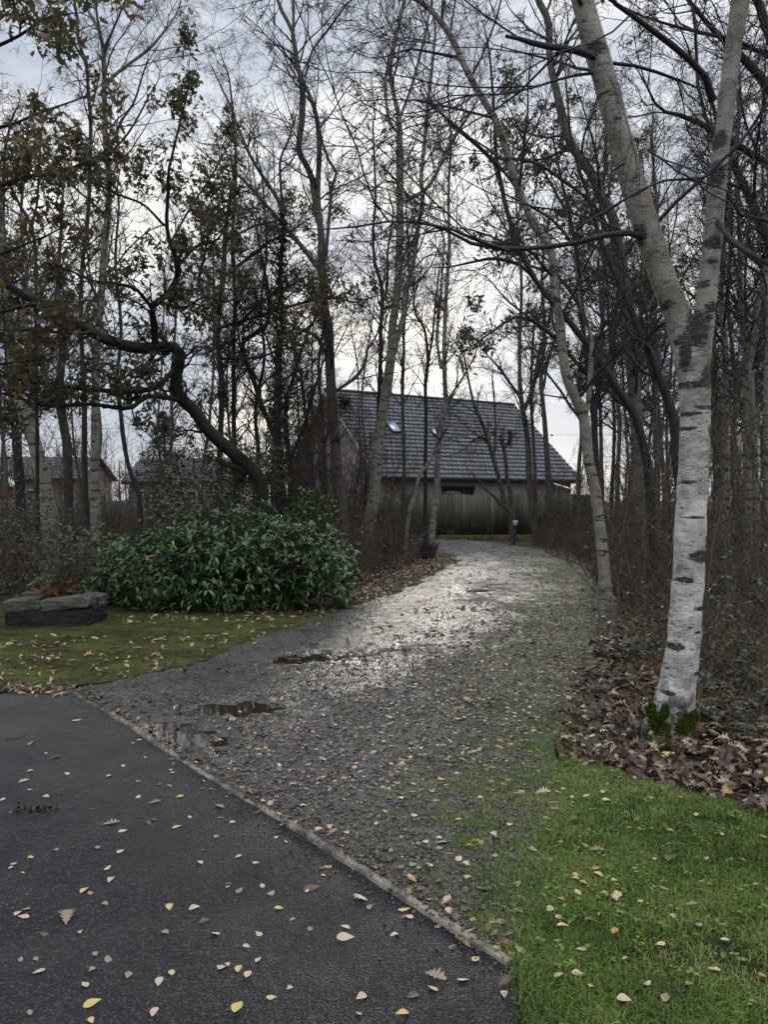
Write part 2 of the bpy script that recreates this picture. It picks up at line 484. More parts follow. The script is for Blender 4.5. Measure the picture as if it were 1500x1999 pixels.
def tree(name, label, D, strokes, base=None, n1=26, zmin=3.5, bark='birch', style='birch', leaf=None, group=None, dens=1.0, sides=12,
         leafn=0, leafsize=0.09, ext=3.0, l1=2.2, twig='twig', cat='tree', scars=None, rings=None, tintr=(0, 1), ivy=0, moss=False, thick=1.0, lump=0.035, wscale=0.9, l1max=0.024):
    n1 = int(n1 * (1.45 if style == 'birch' else 1.25)); tk = 1.0 * thick
    """strokes: 'x,y,w x,y,w ...' pixel polylines with stem width, all at depth D (optional '@d' = depth drift at the end)"""
    acc_t, acc_c = Acc(), Acc()
    paths = []
    basept = None
    scarv = []
    for si, s in enumerate(strokes):
        dd0 = dd1 = 0.0
        s = s.replace('!', '')
        if '@' in s:
            s, q = s.split('@'); q = [float(v) for v in q.split(',')]
            dd0, dd1 = (0, q[0]) if len(q) == 1 else q
        p = parse(s)
        n = len(p)
        Yd = D + np.linspace(dd0, dd1, n)
        W = np.array([at(a, b, y) for (a, b), y in zip(p[:, :2], Yd)])
        r = p[:, 2] * wscale / 2 * Yd / F
        if si == 0:
            if W[0, 2] > 0.02 and base is None:
                W = np.vstack([[W[0, 0], W[0, 1], -0.04], W]); r = np.concatenate([[r[0] * 1.15], r])
            basept = np.array([W[0, 0], W[0, 1], 0.0])
        snapped = '!' in strokes[si]
        oof = p[-1, 1] <= 8 or p[-1, 0] < 0 or p[-1, 0] > 1500
        if not snapped and ext > 0:
            ex = ext if (oof and p[-1, 2] > 4) else min(1.8, r[-1] * 55)
            d = nrm((W[-1] - W[-2])[None])[0]
            add, q = [], W[-1].copy()
            for k in range(5):
                d = nrm((d + rng.normal(0, 0.16, 3) + np.array([0, 0, 0.12]))[None])[0]
                q = q + d * ex / 5; add.append(q.copy())
            W = np.vstack([W, add]); r = np.concatenate([r, r[-1] * np.linspace(0.85, 0.15, 5)])
        Ln = np.linalg.norm(np.diff(W, axis=0), axis=1).sum()
        nr = rings if (rings and r[0] > 0.06) else max(8, min(60, int(Ln / 0.16)))
        Q = spline(np.hstack([W, r[:, None]]), nr)
        P, R = Q[:, :3], np.maximum(Q[:, 3], 0.002)
        big = (r[0] > 0.035 and not (rings and si > 2)) or si == 0
        if not (rings and big):
            P = P + np.cumsum(rng.normal(0, 0.004, P.shape), 0) * np.linspace(0, 1, nr)[:, None]
        kn = np.convolve(rng.normal(0, 1, nr + 8), np.ones(5) / 5, 'same')[4:-4]
        R = R * (1 + (0.05 if not rings else 0.02) * kn)
        tube(acc_t if big else acc_c, P, R, sides if big else 6, ref=(0, 1, 0), lump=lump if big else 0, tint=rng.uniform())
        paths.append((P, R, Ln))
    # side branches all along the stems
    st, dr, le, ra = [], [], [], []
    tot = sum(p[2] for p in paths)
    for P, R, Ln in paths:
        k = max(2, int(round(n1 * (Ln / tot) ** 0.8)))
        t = rng.uniform(0.12, 1.0, k * 2)
        i = np.minimum((t * (len(P) - 1)).astype(int), len(P) - 2)
        ok = np.where((P[i, 2] > zmin))[0][:k]
        i = i[ok]
        if not len(i): continue
        T = nrm(P[i + 1] - P[i])
        q = nrm(np.cross(T, rng.normal(0, 1, T.shape)))
        a = np.radians(rng.uniform(32, 70, len(i)))[:, None]
        st.append(P[i]); dr.append(T * np.cos(a) + q * np.sin(a) + np.array([0, 0, 0.15]))
        le.append(l1 * rng.uniform(0.45, 1.25, len(i)) * (1.15 - 0.5 * t[ok]))
        ra.append(np.clip(R[i] * 0.4, 0.006, l1max) * thick)
    lf = []
    if st:
        S, Dr, L, r0 = np.concatenate(st), np.concatenate(dr), np.concatenate(le), np.concatenate(ra)
        droop = {'birch': (0.04, -0.02, -0.05, -0.10), 'oak': (0.03, 0.0, 0.0, 0.0), 'dark': (0.05, 0.02, 0.0, -0.02)}[style]
        wd = {'birch': (0.13, 0.16, 0.18, 0.2), 'oak': (0.3, 0.32, 0.34, 0.3), 'dark': (0.18, 0.22, 0.24, 0.24)}[style]
        P1, R1 = grow(S, Dr, L, r0, 9, wd[0], droop[0])
        tube(acc_c, P1, R1, 5)
        P2, R2 = grow(*sprout(P1, R1, int(8 * dens + .5), 42, 0.46, 0.55, 0.15, rmin=0.0035 * tk), 7, wd[1], droop[1])
        tube(acc_c, P2, R2, 4)
        P3, R3 = grow(*sprout(P2, R2, int(8 * dens + .5), 42, 0.5, 0.6, 0.12, rmin=0.0026 * tk), 5, wd[2], droop[2], 0.5)
        tube(acc_c, P3, R3, 3)
        if style != 'oak':
            P4, R4 = grow(*sprout(P3, R3, 4, 40, 0.5, 0.7, 0.1, rmin=0.0021 * tk), 3, wd[3], droop[3], 0.6)
            tube(acc_c, P4, R4, 3)
        if leafn:
            src = P3[:, -1]; T = nrm(P3[:, -1] - P3[:, -2])
            sub = rng.permutation(len(src))[:max(20, int(len(src) * (.4 if style == 'oak' else .8)))]
            k = sub[rng.integers(0, len(sub), leafn)]
            pos = src[k] + rng.normal(0, 0.06, (leafn, 3))
            d = nrm(T[k] + rng.normal(0, 0.8, (leafn, 3)) + np.array([0, 0, -0.25]))
            if style == 'oak':
                p0 = paths[0][0]; near = np.full(leafn, 9.0)
                for q in p0: near = np.minimum(near, np.linalg.norm(pos - q - np.array([0, -.35, 0]), axis=1))
                pos, d = pos[near > .42], d[near > .42]
            lf.append((pos, d))
    root = empty(name, basept, label, cat, group)
    to = acc_t.build('trunk', MAT[bark], root, smooth=True)
    if scars is not None:
        V = np.zeros(len(to.data.vertices) * 3, np.float32); to.data.vertices.foreach_get('co', V)
        V = V.reshape(-1, 3) + basept
        N_ = np.zeros(len(V) * 3, np.float32); to.data.vertices.foreach_get('normal', N_); N_ = N_.reshape(-1, 3)
        sv = np.zeros(len(V))
        for (x, y, rx, ry) in scars:
            c = at(x, y, D); e = ((V[:, 0] - c[0]) / (rx * D / F)) ** 2 + ((V[:, 2] - c[2]) / (ry * D / F)) ** 2
            sv = np.maximum(sv, np.clip(1.25 - 0.6 * e, 0, 1) * (N_[:, 1] < 0.25))
        attr(to, 'scar', sv)
    if acc_c.n: acc_c.build('crown', MAT[twig], root)
    if lf and leaf:
        a = Acc()
        for pos, d in lf:
            leaves(a, 'oak_lite' if 'oak' in leaf else 'oval', pos, d, leafsize * rng.uniform(0.6, 1.2, len(pos)), np.clip(rng.uniform(*tintr, len(pos)) ** 1.3 + rng.normal(0, .05, len(pos)), 0, 1), rng.uniform(-PI, PI, len(pos)))
        a.build('foliage', MAT[leaf], root)
    if ivy:
        a = Acc()
        P, R, Ln = paths[0]
        i = rng.integers(0, int(len(P) * 0.75), ivy)
        o = nrm(rng.normal(0, 1, (ivy, 3)) * np.array([1, 1, 0.4]))
        pos = P[i] + o * (R[i] * rng.uniform(1.0, 2.0, ivy) + rng.gamma(1.2, 0.03, ivy))[:, None]
        leaves(a, 'oval', pos, nrm(o + rng.normal(0, .6, (ivy, 3)) + np.array([0, 0, -.5])), rng.uniform(0.05, 0.09, ivy), rng.uniform(0, 1, ivy))
        a.build('ivy', MAT['ivy'], root)
    return root, paths

# ================================================================ world and light
SUN_AZ, SUN_EL = math.radians(3.0), math.radians(11.5)
SD = np.array([math.sin(SUN_AZ) * math.cos(SUN_EL), math.cos(SUN_AZ) * math.cos(SUN_EL), math.sin(SUN_EL)])
w = bpy.data.worlds.new("World"); sc.world = w
w.use_nodes = True
nt = w.node_tree; nt.nodes.clear()
def wn(t): return nt.nodes.new(t)
def wl(a, b): nt.links.new(a, b)
def wmath(op, a, b=0.5, clamp=False):
    n = wn('ShaderNodeMath'); n.operation = op; n.use_clamp = clamp
    for i, v in enumerate((a, b)):
        if hasattr(v, 'is_output'): wl(v, n.inputs[i])
        else: n.inputs[i].default_value = v
    return n.outputs[0]
tc = wn('ShaderNodeTexCoord'); dirv = tc.outputs['Generated']
sp = wn('ShaderNodeSeparateXYZ'); wl(dirv, sp.inputs[0])
def wnoise(scale, det=5, rough=0.55):
    mp = wn('ShaderNodeMapping'); mp.inputs['Scale'].default_value = scale; wl(dirv, mp.inputs[0])
    n = wn('ShaderNodeTexNoise'); wl(mp.outputs[0], n.inputs['Vector']); n.inputs['Scale'].default_value = 1
    n.inputs['Detail'].default_value = det; n.inputs['Roughness'].default_value = rough
    return n.outputs['Fac']
cl = wnoise((3.0, 3.0, 9.0)); cl2 = wnoise((6, 6, 22), 6)
zz = wmath('ADD', sp.outputs[2], wmath('MULTIPLY', wmath('SUBTRACT', cl, 0.5), 0.22))
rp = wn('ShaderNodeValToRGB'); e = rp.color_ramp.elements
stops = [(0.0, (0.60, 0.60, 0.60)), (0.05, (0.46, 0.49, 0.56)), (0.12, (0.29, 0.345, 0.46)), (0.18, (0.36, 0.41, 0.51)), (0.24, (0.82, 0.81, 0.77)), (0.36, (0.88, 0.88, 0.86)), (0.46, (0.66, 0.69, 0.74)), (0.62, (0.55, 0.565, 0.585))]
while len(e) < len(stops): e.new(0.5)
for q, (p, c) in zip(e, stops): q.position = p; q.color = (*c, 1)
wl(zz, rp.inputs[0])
dt = wn('ShaderNodeVectorMath'); dt.operation = 'DOT_PRODUCT'; wl(dirv, dt.inputs[0]); dt.inputs[1].default_value = tuple(SD)
dcl = wmath('MAXIMUM', dt.outputs['Value'], 0.0)
gl = wmath('POWER', dcl, 14.0)
gl = wmath('MULTIPLY', gl, 0.26)
gn = wn('ShaderNodeMapRange'); gn.interpolation_type = 'SMOOTHSTEP'; wl(cl2, gn.inputs['Value'])
gn.inputs['From Min'].default_value = 0.50; gn.inputs['From Max'].default_value = 0.62
gap = wmath('MULTIPLY', wmath('MULTIPLY', wmath('POWER', dcl, 30.0), gn.outputs['Result']), 0.35)
def wcol(fac, c):
    n = wn('ShaderNodeVectorMath'); n.operation = 'SCALE'; n.inputs[0].default_value = c; wl(fac, n.inputs['Scale']); return n.outputs[0]
def wadd(a, b):
    n = wn('ShaderNodeVectorMath'); n.operation = 'ADD'; wl(a, n.inputs[0]); wl(b, n.inputs[1]); return n.outputs[0]
cl3 = wnoise((2.2, 2.2, 5.5), 6, 0.6)
cm = wn('ShaderNodeMapRange'); cm.interpolation_type = 'SMOOTHSTEP'; wl(cl3, cm.inputs['Value']); cm.inputs['From Min'].default_value = 0.40; cm.inputs['From Max'].default_value = 0.60; cm.inputs['To Max'].default_value = 0.9
cmx = wn('ShaderNodeMix'); cmx.data_type = 'RGBA'; wl(cm.outputs[0], cmx.inputs['Factor']); wl(rp.outputs[0], cmx.inputs['A']); cmx.inputs['B'].default_value = (0.33, 0.385, 0.49, 1)
def lobe(px, py, power, amt):
    d_ = ray(px, py); d_ = d_ / np.linalg.norm(d_)
    n = wn('ShaderNodeVectorMath'); n.operation = 'DOT_PRODUCT'; wl(dirv, n.inputs[0]); n.inputs[1].default_value = tuple(d_)
    return wmath('MULTIPLY', wmath('POWER', wmath('MAXIMUM', n.outputs['Value'], 0.0), power), amt)
brk = wn('ShaderNodeMapRange'); wl(cl2, brk.inputs['Value']); brk.inputs['From Min'].default_value = 0.36; brk.inputs['From Max'].default_value = 0.6
gaps = wmath('MULTIPLY', wmath('ADD', wmath('ADD', lobe(850, 680, 420, 0.95), lobe(485, 838, 700, 1.1)), lobe(60, 860, 500, 0.35)), brk.outputs[0])
tot = wadd(wadd(wadd(cmx.outputs['Result'], wcol(gaps, (1.0, 0.86, 0.58))), wcol(gl, (1.0, 0.93, 0.80))), wcol(gap, (1.0, 0.88, 0.58)))
# overcast sky brightest overhead, brightness added there and behind the viewer to light trees
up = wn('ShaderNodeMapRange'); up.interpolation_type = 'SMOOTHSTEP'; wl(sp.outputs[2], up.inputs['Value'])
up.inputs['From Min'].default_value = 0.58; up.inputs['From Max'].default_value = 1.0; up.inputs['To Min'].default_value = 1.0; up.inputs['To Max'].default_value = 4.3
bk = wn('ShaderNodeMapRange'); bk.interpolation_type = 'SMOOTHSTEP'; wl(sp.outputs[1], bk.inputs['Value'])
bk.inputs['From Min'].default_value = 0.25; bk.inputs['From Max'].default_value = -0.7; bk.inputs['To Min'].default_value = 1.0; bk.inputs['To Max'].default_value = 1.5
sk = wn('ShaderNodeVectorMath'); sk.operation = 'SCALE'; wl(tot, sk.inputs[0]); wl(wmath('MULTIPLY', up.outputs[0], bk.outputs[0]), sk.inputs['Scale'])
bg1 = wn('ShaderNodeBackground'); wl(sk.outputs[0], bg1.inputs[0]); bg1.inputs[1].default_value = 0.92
nis = wn('ShaderNodeTexSky'); nis.sky_type = 'NISHITA'; nis.sun_disc = False
nis.sun_elevation = SUN_EL; nis.sun_rotation = SUN_AZ
bg2 = wn('ShaderNodeBackground'); wl(nis.outputs[0], bg2.inputs[0]); bg2.inputs[1].default_value = 0.05
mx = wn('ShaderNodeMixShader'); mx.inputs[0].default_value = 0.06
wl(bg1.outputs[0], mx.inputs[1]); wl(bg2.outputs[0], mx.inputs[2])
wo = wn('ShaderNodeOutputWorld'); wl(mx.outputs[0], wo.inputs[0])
ld = bpy.data.lights.new('sun', 'SUN'); ld.energy = 1.15; ld.angle = math.radians(13); ld.color = (1, 0.93, 0.82)
lo = bpy.data.objects.new('sun', ld); COL.objects.link(lo)
lo.rotation_euler = Vector(-SD).to_track_quat('-Z', 'Y').to_euler(); lo.location = (0, 0, 30)
sc.view_settings.view_transform = 'Standard'; sc.view_settings.look = 'None'; sc.view_settings.exposure = 0.52; sc.view_settings.gamma = 1
cy = sc.cycles
cy.max_bounces = 5; cy.diffuse_bounces = 3; cy.glossy_bounces = 2; cy.transmission_bounces = 2; cy.transparent_max_bounces = 4
cy.use_denoising = True

# ================================================================ ground sheets
def sheet(name, poly, mat, spacing, zf, attrs=(), kind='structure', jitter=0.0, fine=()):
    """flat-ish triangulated sheet; spacing(y) gives the point spacing, zf(P) the height"""
    B = []
    n = len(poly)
    for i in range(n):
        a, b = poly[i], poly[(i + 1) % n]
        L = np.linalg.norm(b - a); k = max(1, int(L / spacing(min(abs(a[1]), abs(b[1])))))
        k = min(k, 160)
        for j in range(k): B.append(a + (b - a) * j / k)
    B = np.array(B)
    if jitter:
        B = B + (np.stack([vnoise(B, 3.1, 1), vnoise(B, 3.1, 2)], 1) - 0.5) * jitter + (np.stack([vnoise(B, 11, 3), vnoise(B, 11, 4)], 1) - 0.5) * jitter * 0.5
    I = []
    y = poly[:, 1].min()
    while y < poly[:, 1].max():
        s = spacing(abs(y))
        xs = np.arange(poly[:, 0].min(), poly[:, 0].max(), s)
        I.append(np.stack([xs + rng.uniform(-.3, .3, len(xs)) * s, y + rng.uniform(-.3, .3, len(xs)) * s], 1))
        y += s
    for (c, r, s) in fine:
        xs = np.arange(-r[0], r[0], s); ys = np.arange(-r[1], r[1], s)
        gx, gy = np.meshgrid(xs, ys)
        q = np.stack([gx.ravel() + c[0], gy.ravel() + c[1]], 1)
        I.append(q + rng.uniform(-.3, .3, q.shape) * s)
    I = np.concatenate(I)
    I = I[pip(B, I)]
    I = I[dist_line(np.vstack([B, B[:1]]), I) > 0.015]
    pts = [Vector(p) for p in np.vstack([B, I])]
    ed = [(i, (i + 1) % len(B)) for i in range(len(B))]
    vs, _e, fs, *_ = geometry.delaunay_2d_cdt(pts, ed, [], 1, 1e-5)
    V = np.array([[v[0], v[1]] for v in vs])
    z = zf(V)
    a = Acc(); a.add(np.column_stack([V, z]), np.array([list(f) for f in fs if len(f) == 3]))
    o = a.build(name, mat, smooth=True)
    for nm, fn in attrs: attr(o, nm, fn(V))
    return tag(o, kind=kind)


# materials of the ground
m = M('woodland_soil', 0.95, 0.15)
m.col(m.ramp(m.noise((9, 9, 9), 6, 0.7), [(0.3, (0.022, 0.016, 0.012)), (0.55, (0.06, 0.042, 0.03)), (0.75, (0.10, 0.072, 0.05))])); m.bump(m.noise(25, 6, 0.7), 0.9, 0.03)
MAT['soil'] = m.m
m = M('tarmac', 0.6, 0.26)
sp1 = m.vor(170, 'Color'); sep = m.n('ShaderNodeSeparateColor'); m.l(sp1, sep.inputs[0])
cc = m.ramp(sep.outputs[0], [(0, (0.004, 0.004, 0.0045)), (0.55, (0.010, 0.0105, 0.0115)), (0.88, (0.028, 0.029, 0.031)), (1, (0.085, 0.085, 0.085))])
cc = m.mix(m.math('MULTIPLY', m.step(m.noise(1.4, 5, 0.6), 0.42, 0.72), 0.3), cc, (0.045, 0.043, 0.04))
yy = m.xyz()[1]
silt = m.math('MULTIPLY', m.step(m.math('ADD', yy, m.math('MULTIPLY', m.noise(1.7, 6, .65), 4.0)), 5.2, 8.2), 0.75)
cc = m.mix(silt, cc, m.ramp(m.noise(40, 4), [(.3, (.045, .042, .038)), (.7, (.085, .08, .072))]))
cc = m.mix(m.step(m.noise(2.6, 7, .75), .64, .70), cc, (.012, .012, .012))
m.col(cc); m.rough(m.ramp(m.noise(1.3, 6, .65), [(0.38, 0.40), (0.62, 0.70)]))
m.bump(m.vor(125), 1.0, 0.011); m.bump(m.noise(45, 3), 0.4, 0.008)
MAT['tarmac'] = m.m
m = M('wet_gravel', 0.6, 0.55)
vc = m.vor(75, 'Color'); sep = m.n('ShaderNodeSeparateColor'); m.l(vc, sep.inputs[0])
c = m.ramp(sep.outputs[0], [(0, (0.018, 0.0155, 0.0135)), (0.6, (0.052, 0.046, 0.040)), (0.92, (0.10, 0.089, 0.077)), (1, (0.2, 0.18, 0.16))])
mud = m.step(m.math('ADD', m.attr('wet'), m.math('MULTIPLY', m.math('SUBTRACT', m.noise(4, 5, 0.65), 0.5), 0.9)), 0.42, 0.62)
c = m.mix(m.math('MULTIPLY', mud, 0.75), c, m.ramp(m.noise(30, 5, 0.7), [(0.3, (0.022, 0.018, 0.015)), (0.7, (0.075, 0.065, 0.054))]))
mossf = m.step(m.math('ADD', m.attr('edge'), m.math('MULTIPLY', m.math('SUBTRACT', m.noise(3.3, 6, 0.7), 0.5), 1.7)), 0.50, 0.80)
c = m.mix(m.math('MULTIPLY', mossf, 0.8), c, m.ramp(m.noise(22, 5, 0.7), [(0.35, (0.042, 0.036, 0.022)), (0.65, (0.075, 0.085, 0.022))]))
m.col(c)
big = m.math('SUBTRACT', m.noise((.9, .55, 1), 5, .6), .5)
med = m.math('SUBTRACT', m.noise((5, 3.2, 1), 6, .7), .5)
wetv = m.math('ADD', m.attr('wet'), m.math('ADD', m.math('MULTIPLY', big, 2.1), m.math('MULTIPLY', med, 2.1)))
wetn = m.step(wetv, 0.12, 0.90)
c = m.mix(m.math('MULTIPLY', wetn, .3), c, m.mix(1.0, c, (.5, .48, .46), 'MULTIPLY'))
c = m.mix(m.step(m.noise((7, 5, 1), 6, .75), .60, .66), c, (.018, .014, .011))
m.col(c)
m.rough(m.ramp(wetn, [(0, 0.72), (0.4, 0.42), (1, 0.20)]))
hb = m.math('MULTIPLY', m.vor(75), m.ramp(wetn, [(0, 1.0), (1, 0.40)]))
m.bump(hb, 0.9, 0.014); m.bump(m.noise(26, 5, 0.7), 0.6, 0.014); m.bump(m.noise((5, 5, 5), 4, .6), 0.35, 0.04)
MAT['gravel'] = m.m
m = M('mown_turf', 0.9, 0.15)
m.col(m.ramp(m.noise(6, 6, 0.7), [(0.3, (0.014, 0.018, 0.006)), (0.55, (0.03, 0.042, 0.010)), (0.75, (0.05, 0.06, 0.014))])); m.bump(m.noise(60, 5, 0.7), 1.0, 0.02)
MAT['turf'] = m.m
m = M('mossy_turf', 0.95, 0.1)
m.col(m.ramp(m.math('ADD', m.math('MULTIPLY', m.noise(2.2, 6, 0.7), 0.6), m.math('MULTIPLY', m.noise(14, 5, 0.7), 0.4)), [(0.40, (0.035, 0.026, 0.016)), (0.5, (0.06, 0.062, 0.02)), (0.58, (0.09, 0.105, 0.026))])); m.bump(m.noise(45, 6, 0.75), 1.0, 0.03)
MAT['mossturf'] = m.m

m = M('worn_verge', 0.95, 0.1)
m.col(m.ramp(m.noise((1.6, 1.6, 1), 6, .7), [(.36, (.035, .026, .018)), (.5, (.055, .046, .024)), (.64, (.075, .08, .026))])); m.bump(m.noise(40, 6, .75), 1.0, .03)
MAT['vergesoil'] = m.m
A = g(140, 1352)[:2]; B = g(1000, 1890)[:2]
ground = Acc(); ground.add([[-400, -200, -0.02], [400, -200, -0.02], [400, 600, -0.02], [-400, 600, -0.02]], [[0, 1, 2, 3]])
tag(ground.build('ground', MAT['soil']), kind='structure')

tar = np.array([[-14, -6], [0.44, -6], [0.405, 2.27], B, A, g(0, 1349)[:2], [-6, 6.3], [-14, 6.5]])
o = Acc(); o.add(np.column_stack([tar, np.full(len(tar), 0.012)]), [list(range(len(tar)))])
tag(o.build('tarmac_path', MAT['tarmac']), kind='structure')

DR_RIGHT = [(1000, 1888), (1020, 1862), (1040, 1820), (1058, 1780), (1052, 1700), (1062, 1640), (1086, 1560), (1082, 1500), (1092, 1450), (1090, 1400), (1112, 1330), (1150, 1260), (1176, 1200), (1172, 1150), (1142, 1112), (1120, 1092), (1060, 1075), (1000, 1066), (960, 1060), (900, 1054), (820, 1050), (700, 1047), (450, 1046)]
DR_LEFT = [(450, 1058), (700, 1060), (800, 1062), (850, 1066), (884, 1080), (893, 1095), (850, 1120), (790, 1150), (700, 1182), (610, 1212), (540, 1240), (455, 1268), (340, 1306), (215, 1338), (142, 1352)]
drive = np.vstack([gp(DR_RIGHT[:2]), gp(DR_RIGHT[2:17]) + [0.3, 0], gp(DR_RIGHT[17:] + DR_LEFT[:3]), gp(DR_LEFT[3:6]) + [-.4, 0], gp(DR_LEFT[6:-1]) + [-.2, .25], gp(DR_LEFT[-1:])])
right_line, left_line = gp(DR_RIGHT[:17]), gp(DR_LEFT[4:])
TRACKS = [gp([(330, 1445), (450, 1385), (560, 1300), (680, 1265), (800, 1205), (900, 1150), (960, 1110), (960, 1080), (900, 1066)]),
          gp([(600, 1330), (760, 1262), (880, 1225), (980, 1170), (1050, 1120), (1040, 1090), (960, 1072)])]
PUDDLES = [((462, 1384), 0.42, 0.20, 0.30, 1), ((606, 1288), 0.55, 0.30, 0.35, 2), ((338, 1442), 0.26, 0.42, 0.75, 3), ((932, 1153), 0.30, 0.28, 0.3, 4), ((790, 1270), 0.35, 0.10, 0.3, 6)]


def pudf(P):
    d = np.zeros(len(P))
    for (px, a, b, rot, sd) in PUDDLES:
        c = g(*px)[:2]; q = P - c
        u = q[:, 0] * math.cos(rot) + q[:, 1] * math.sin(rot); v = -q[:, 0] * math.sin(rot) + q[:, 1] * math.cos(rot)
        d = np.maximum(d, np.exp(-((u / a) ** 2 + (v / b) ** 2) ** 1.2))
    return d


def wetf(P):
    w_ = np.zeros(len(P))
    for t in TRACKS: w_ = np.maximum(w_, np.exp(-(dist_line(t, P) / (0.5 + 0.06 * P[:, 1])) ** 2))
    far = np.clip((P[:, 1] - 9) / 6, 0, 1) * 0.55 * np.clip(dist_line(right_line, P) / 1.2, 0, 1)
    rt_ = np.clip(dist_line(right_line, P) / (1.0 + .09 * P[:, 1]) - .25, 0, 1)
    return np.clip(np.maximum(w_ * 0.85, far * 1.1 * rt_) * (.35 + .65 * rt_), 0, 1)


def drive_z(P):
    z = 0.022 + 0.016 * (vnoise(P, 1.3, 5) - .5) + 0.014 * (vnoise(P, 5, 6) - .5) + 0.009 * (vnoise(P, 16, 7) - .5) + 0.006 * (vnoise(P, 45, 8) - .5)
    z -= 0.012 * wetf(P)
    pf = pudf(P); z -= 0.034 * pf - 0.036 * (pf > .05) * (vnoise(P, 10, 61) * .7 + vnoise(P, 27, 62) * .6 - .62)
    e = np.minimum(dist_line(drive[:17], P), dist_line(drive[20:], P))
    z = np.where(e < 0.4, 0.003 + (z - 0.003) * e / 0.4, z)
    return np.maximum(z, -0.016)


def edgef(P):
    dr, dl = dist_line(right_line, P), dist_line(left_line, P)
    return np.clip(np.maximum(1.25 - dr / (1.25 + 0.06 * P[:, 1]), 0.95 - dl / 0.5), 0, 1.2)


fine = [(g(*p[0])[:2], (p[1] * 1.5, max(p[2], p[1] * 0.6) * 1.5), 0.028 if g(*p[0])[1] < 9 else 0.06) for p in PUDDLES]
tag(sheet('gravel_drive', drive, MAT['gravel'], lambda y: max(0.06, y * 0.014), drive_z, [('wet', lambda P: np.clip(wetf(P) + 0.3 * pudf(P), 0, 1)), ('edge', edgef)], jitter=0.06, fine=fine), kind='structure')

m = M('puddle_water', 0.03, 0.5); m.col((0.022, 0.016, 0.011)); m.bump(m.noise(7, 2), 0.05, 0.01); MAT['water'] = m.m
for (px, a, b, rot, sd) in PUDDLES:
    c = g(*px)[:2]; t = np.linspace(0, 2 * PI, 40, endpoint=False)
    u, v = a * 1.15 * np.cos(t), b * 1.15 * np.sin(t)
    P = np.stack([c[0] + u * math.cos(rot) - v * math.sin(rot), c[1] + u * math.sin(rot) + v * math.cos(rot)], 1)
    lvl = 0.022 - 0.012 * wetf(np.array([c]))[0] - 0.0150
    o = Acc(); o.add(np.column_stack([P, np.full(len(P), lvl)]), [list(range(len(P)))])
    tag(o.build('puddle_water', MAT['water']), kind='structure')

lawn_l = np.vstack([[[-14, 6.52], [-6, 6.32]], gp([(0, 1349.5), (142, 1351)] + [(x, y - 2) for x, y in DR_LEFT[::-1][1:6]] + [(610, 1222), (660, 1196), (560, 1196), (400, 1192), (260, 1180), (190, 1165), (140, 1135), (0, 1118), (-600, 1112)])])
def ramp_in(P, poly, w_, lo_, z):
    e = np.clip(dist_line(np.vstack([poly, poly[:1]]), P) / w_, 0, 1)
    return lo_ + z * e


def lawn_z(P): return ramp_in(P, lawn_r, .25, .016, 0.006 + 0.02 * vnoise(P, 2.2, 11))
def moss_z(P): return ramp_in(P, lawn_l, .7, .016, 0.01 + 0.03 * vnoise(P, 1.5, 9) + 0.015 * vnoise(P, 7, 10))
def verge_z(P): return ramp_in(P, verge, .5, .014, 0.03 * vnoise(P, 1.5, 9))
verge = gp([(612, 1213), (702, 1183), (792, 1151), (852, 1121), (893, 1096), (884, 1081), (850, 1078), (820, 1095), (770, 1120), (700, 1150), (640, 1185)])
tag(sheet('mossy_lawn', lawn_l, MAT['mossturf'], lambda y: 0.14, moss_z, jitter=0.3), kind='structure')
tag(sheet('grass_verge', verge, MAT['vergesoil'], lambda y: 0.3, verge_z, jitter=0.4), kind='structure')
lawn_r = np.vstack([gp([(1000, 1888), (1020, 1862), (1040, 1820), (1058, 1780), (1052, 1700), (1062, 1640), (1086, 1560), (1082, 1500), (1110, 1488), (1180, 1505), (1260, 1530), (1350, 1552), (1420, 1570), (1500, 1595), (1800, 1640)]), [[6, 3.2], [6, -4], [0.445, -4], [0.407, 2.27]]])
tag(sheet('lawn', lawn_r, MAT['turf'], lambda y: 0.12, lawn_z, jitter=0.09), kind='structure')

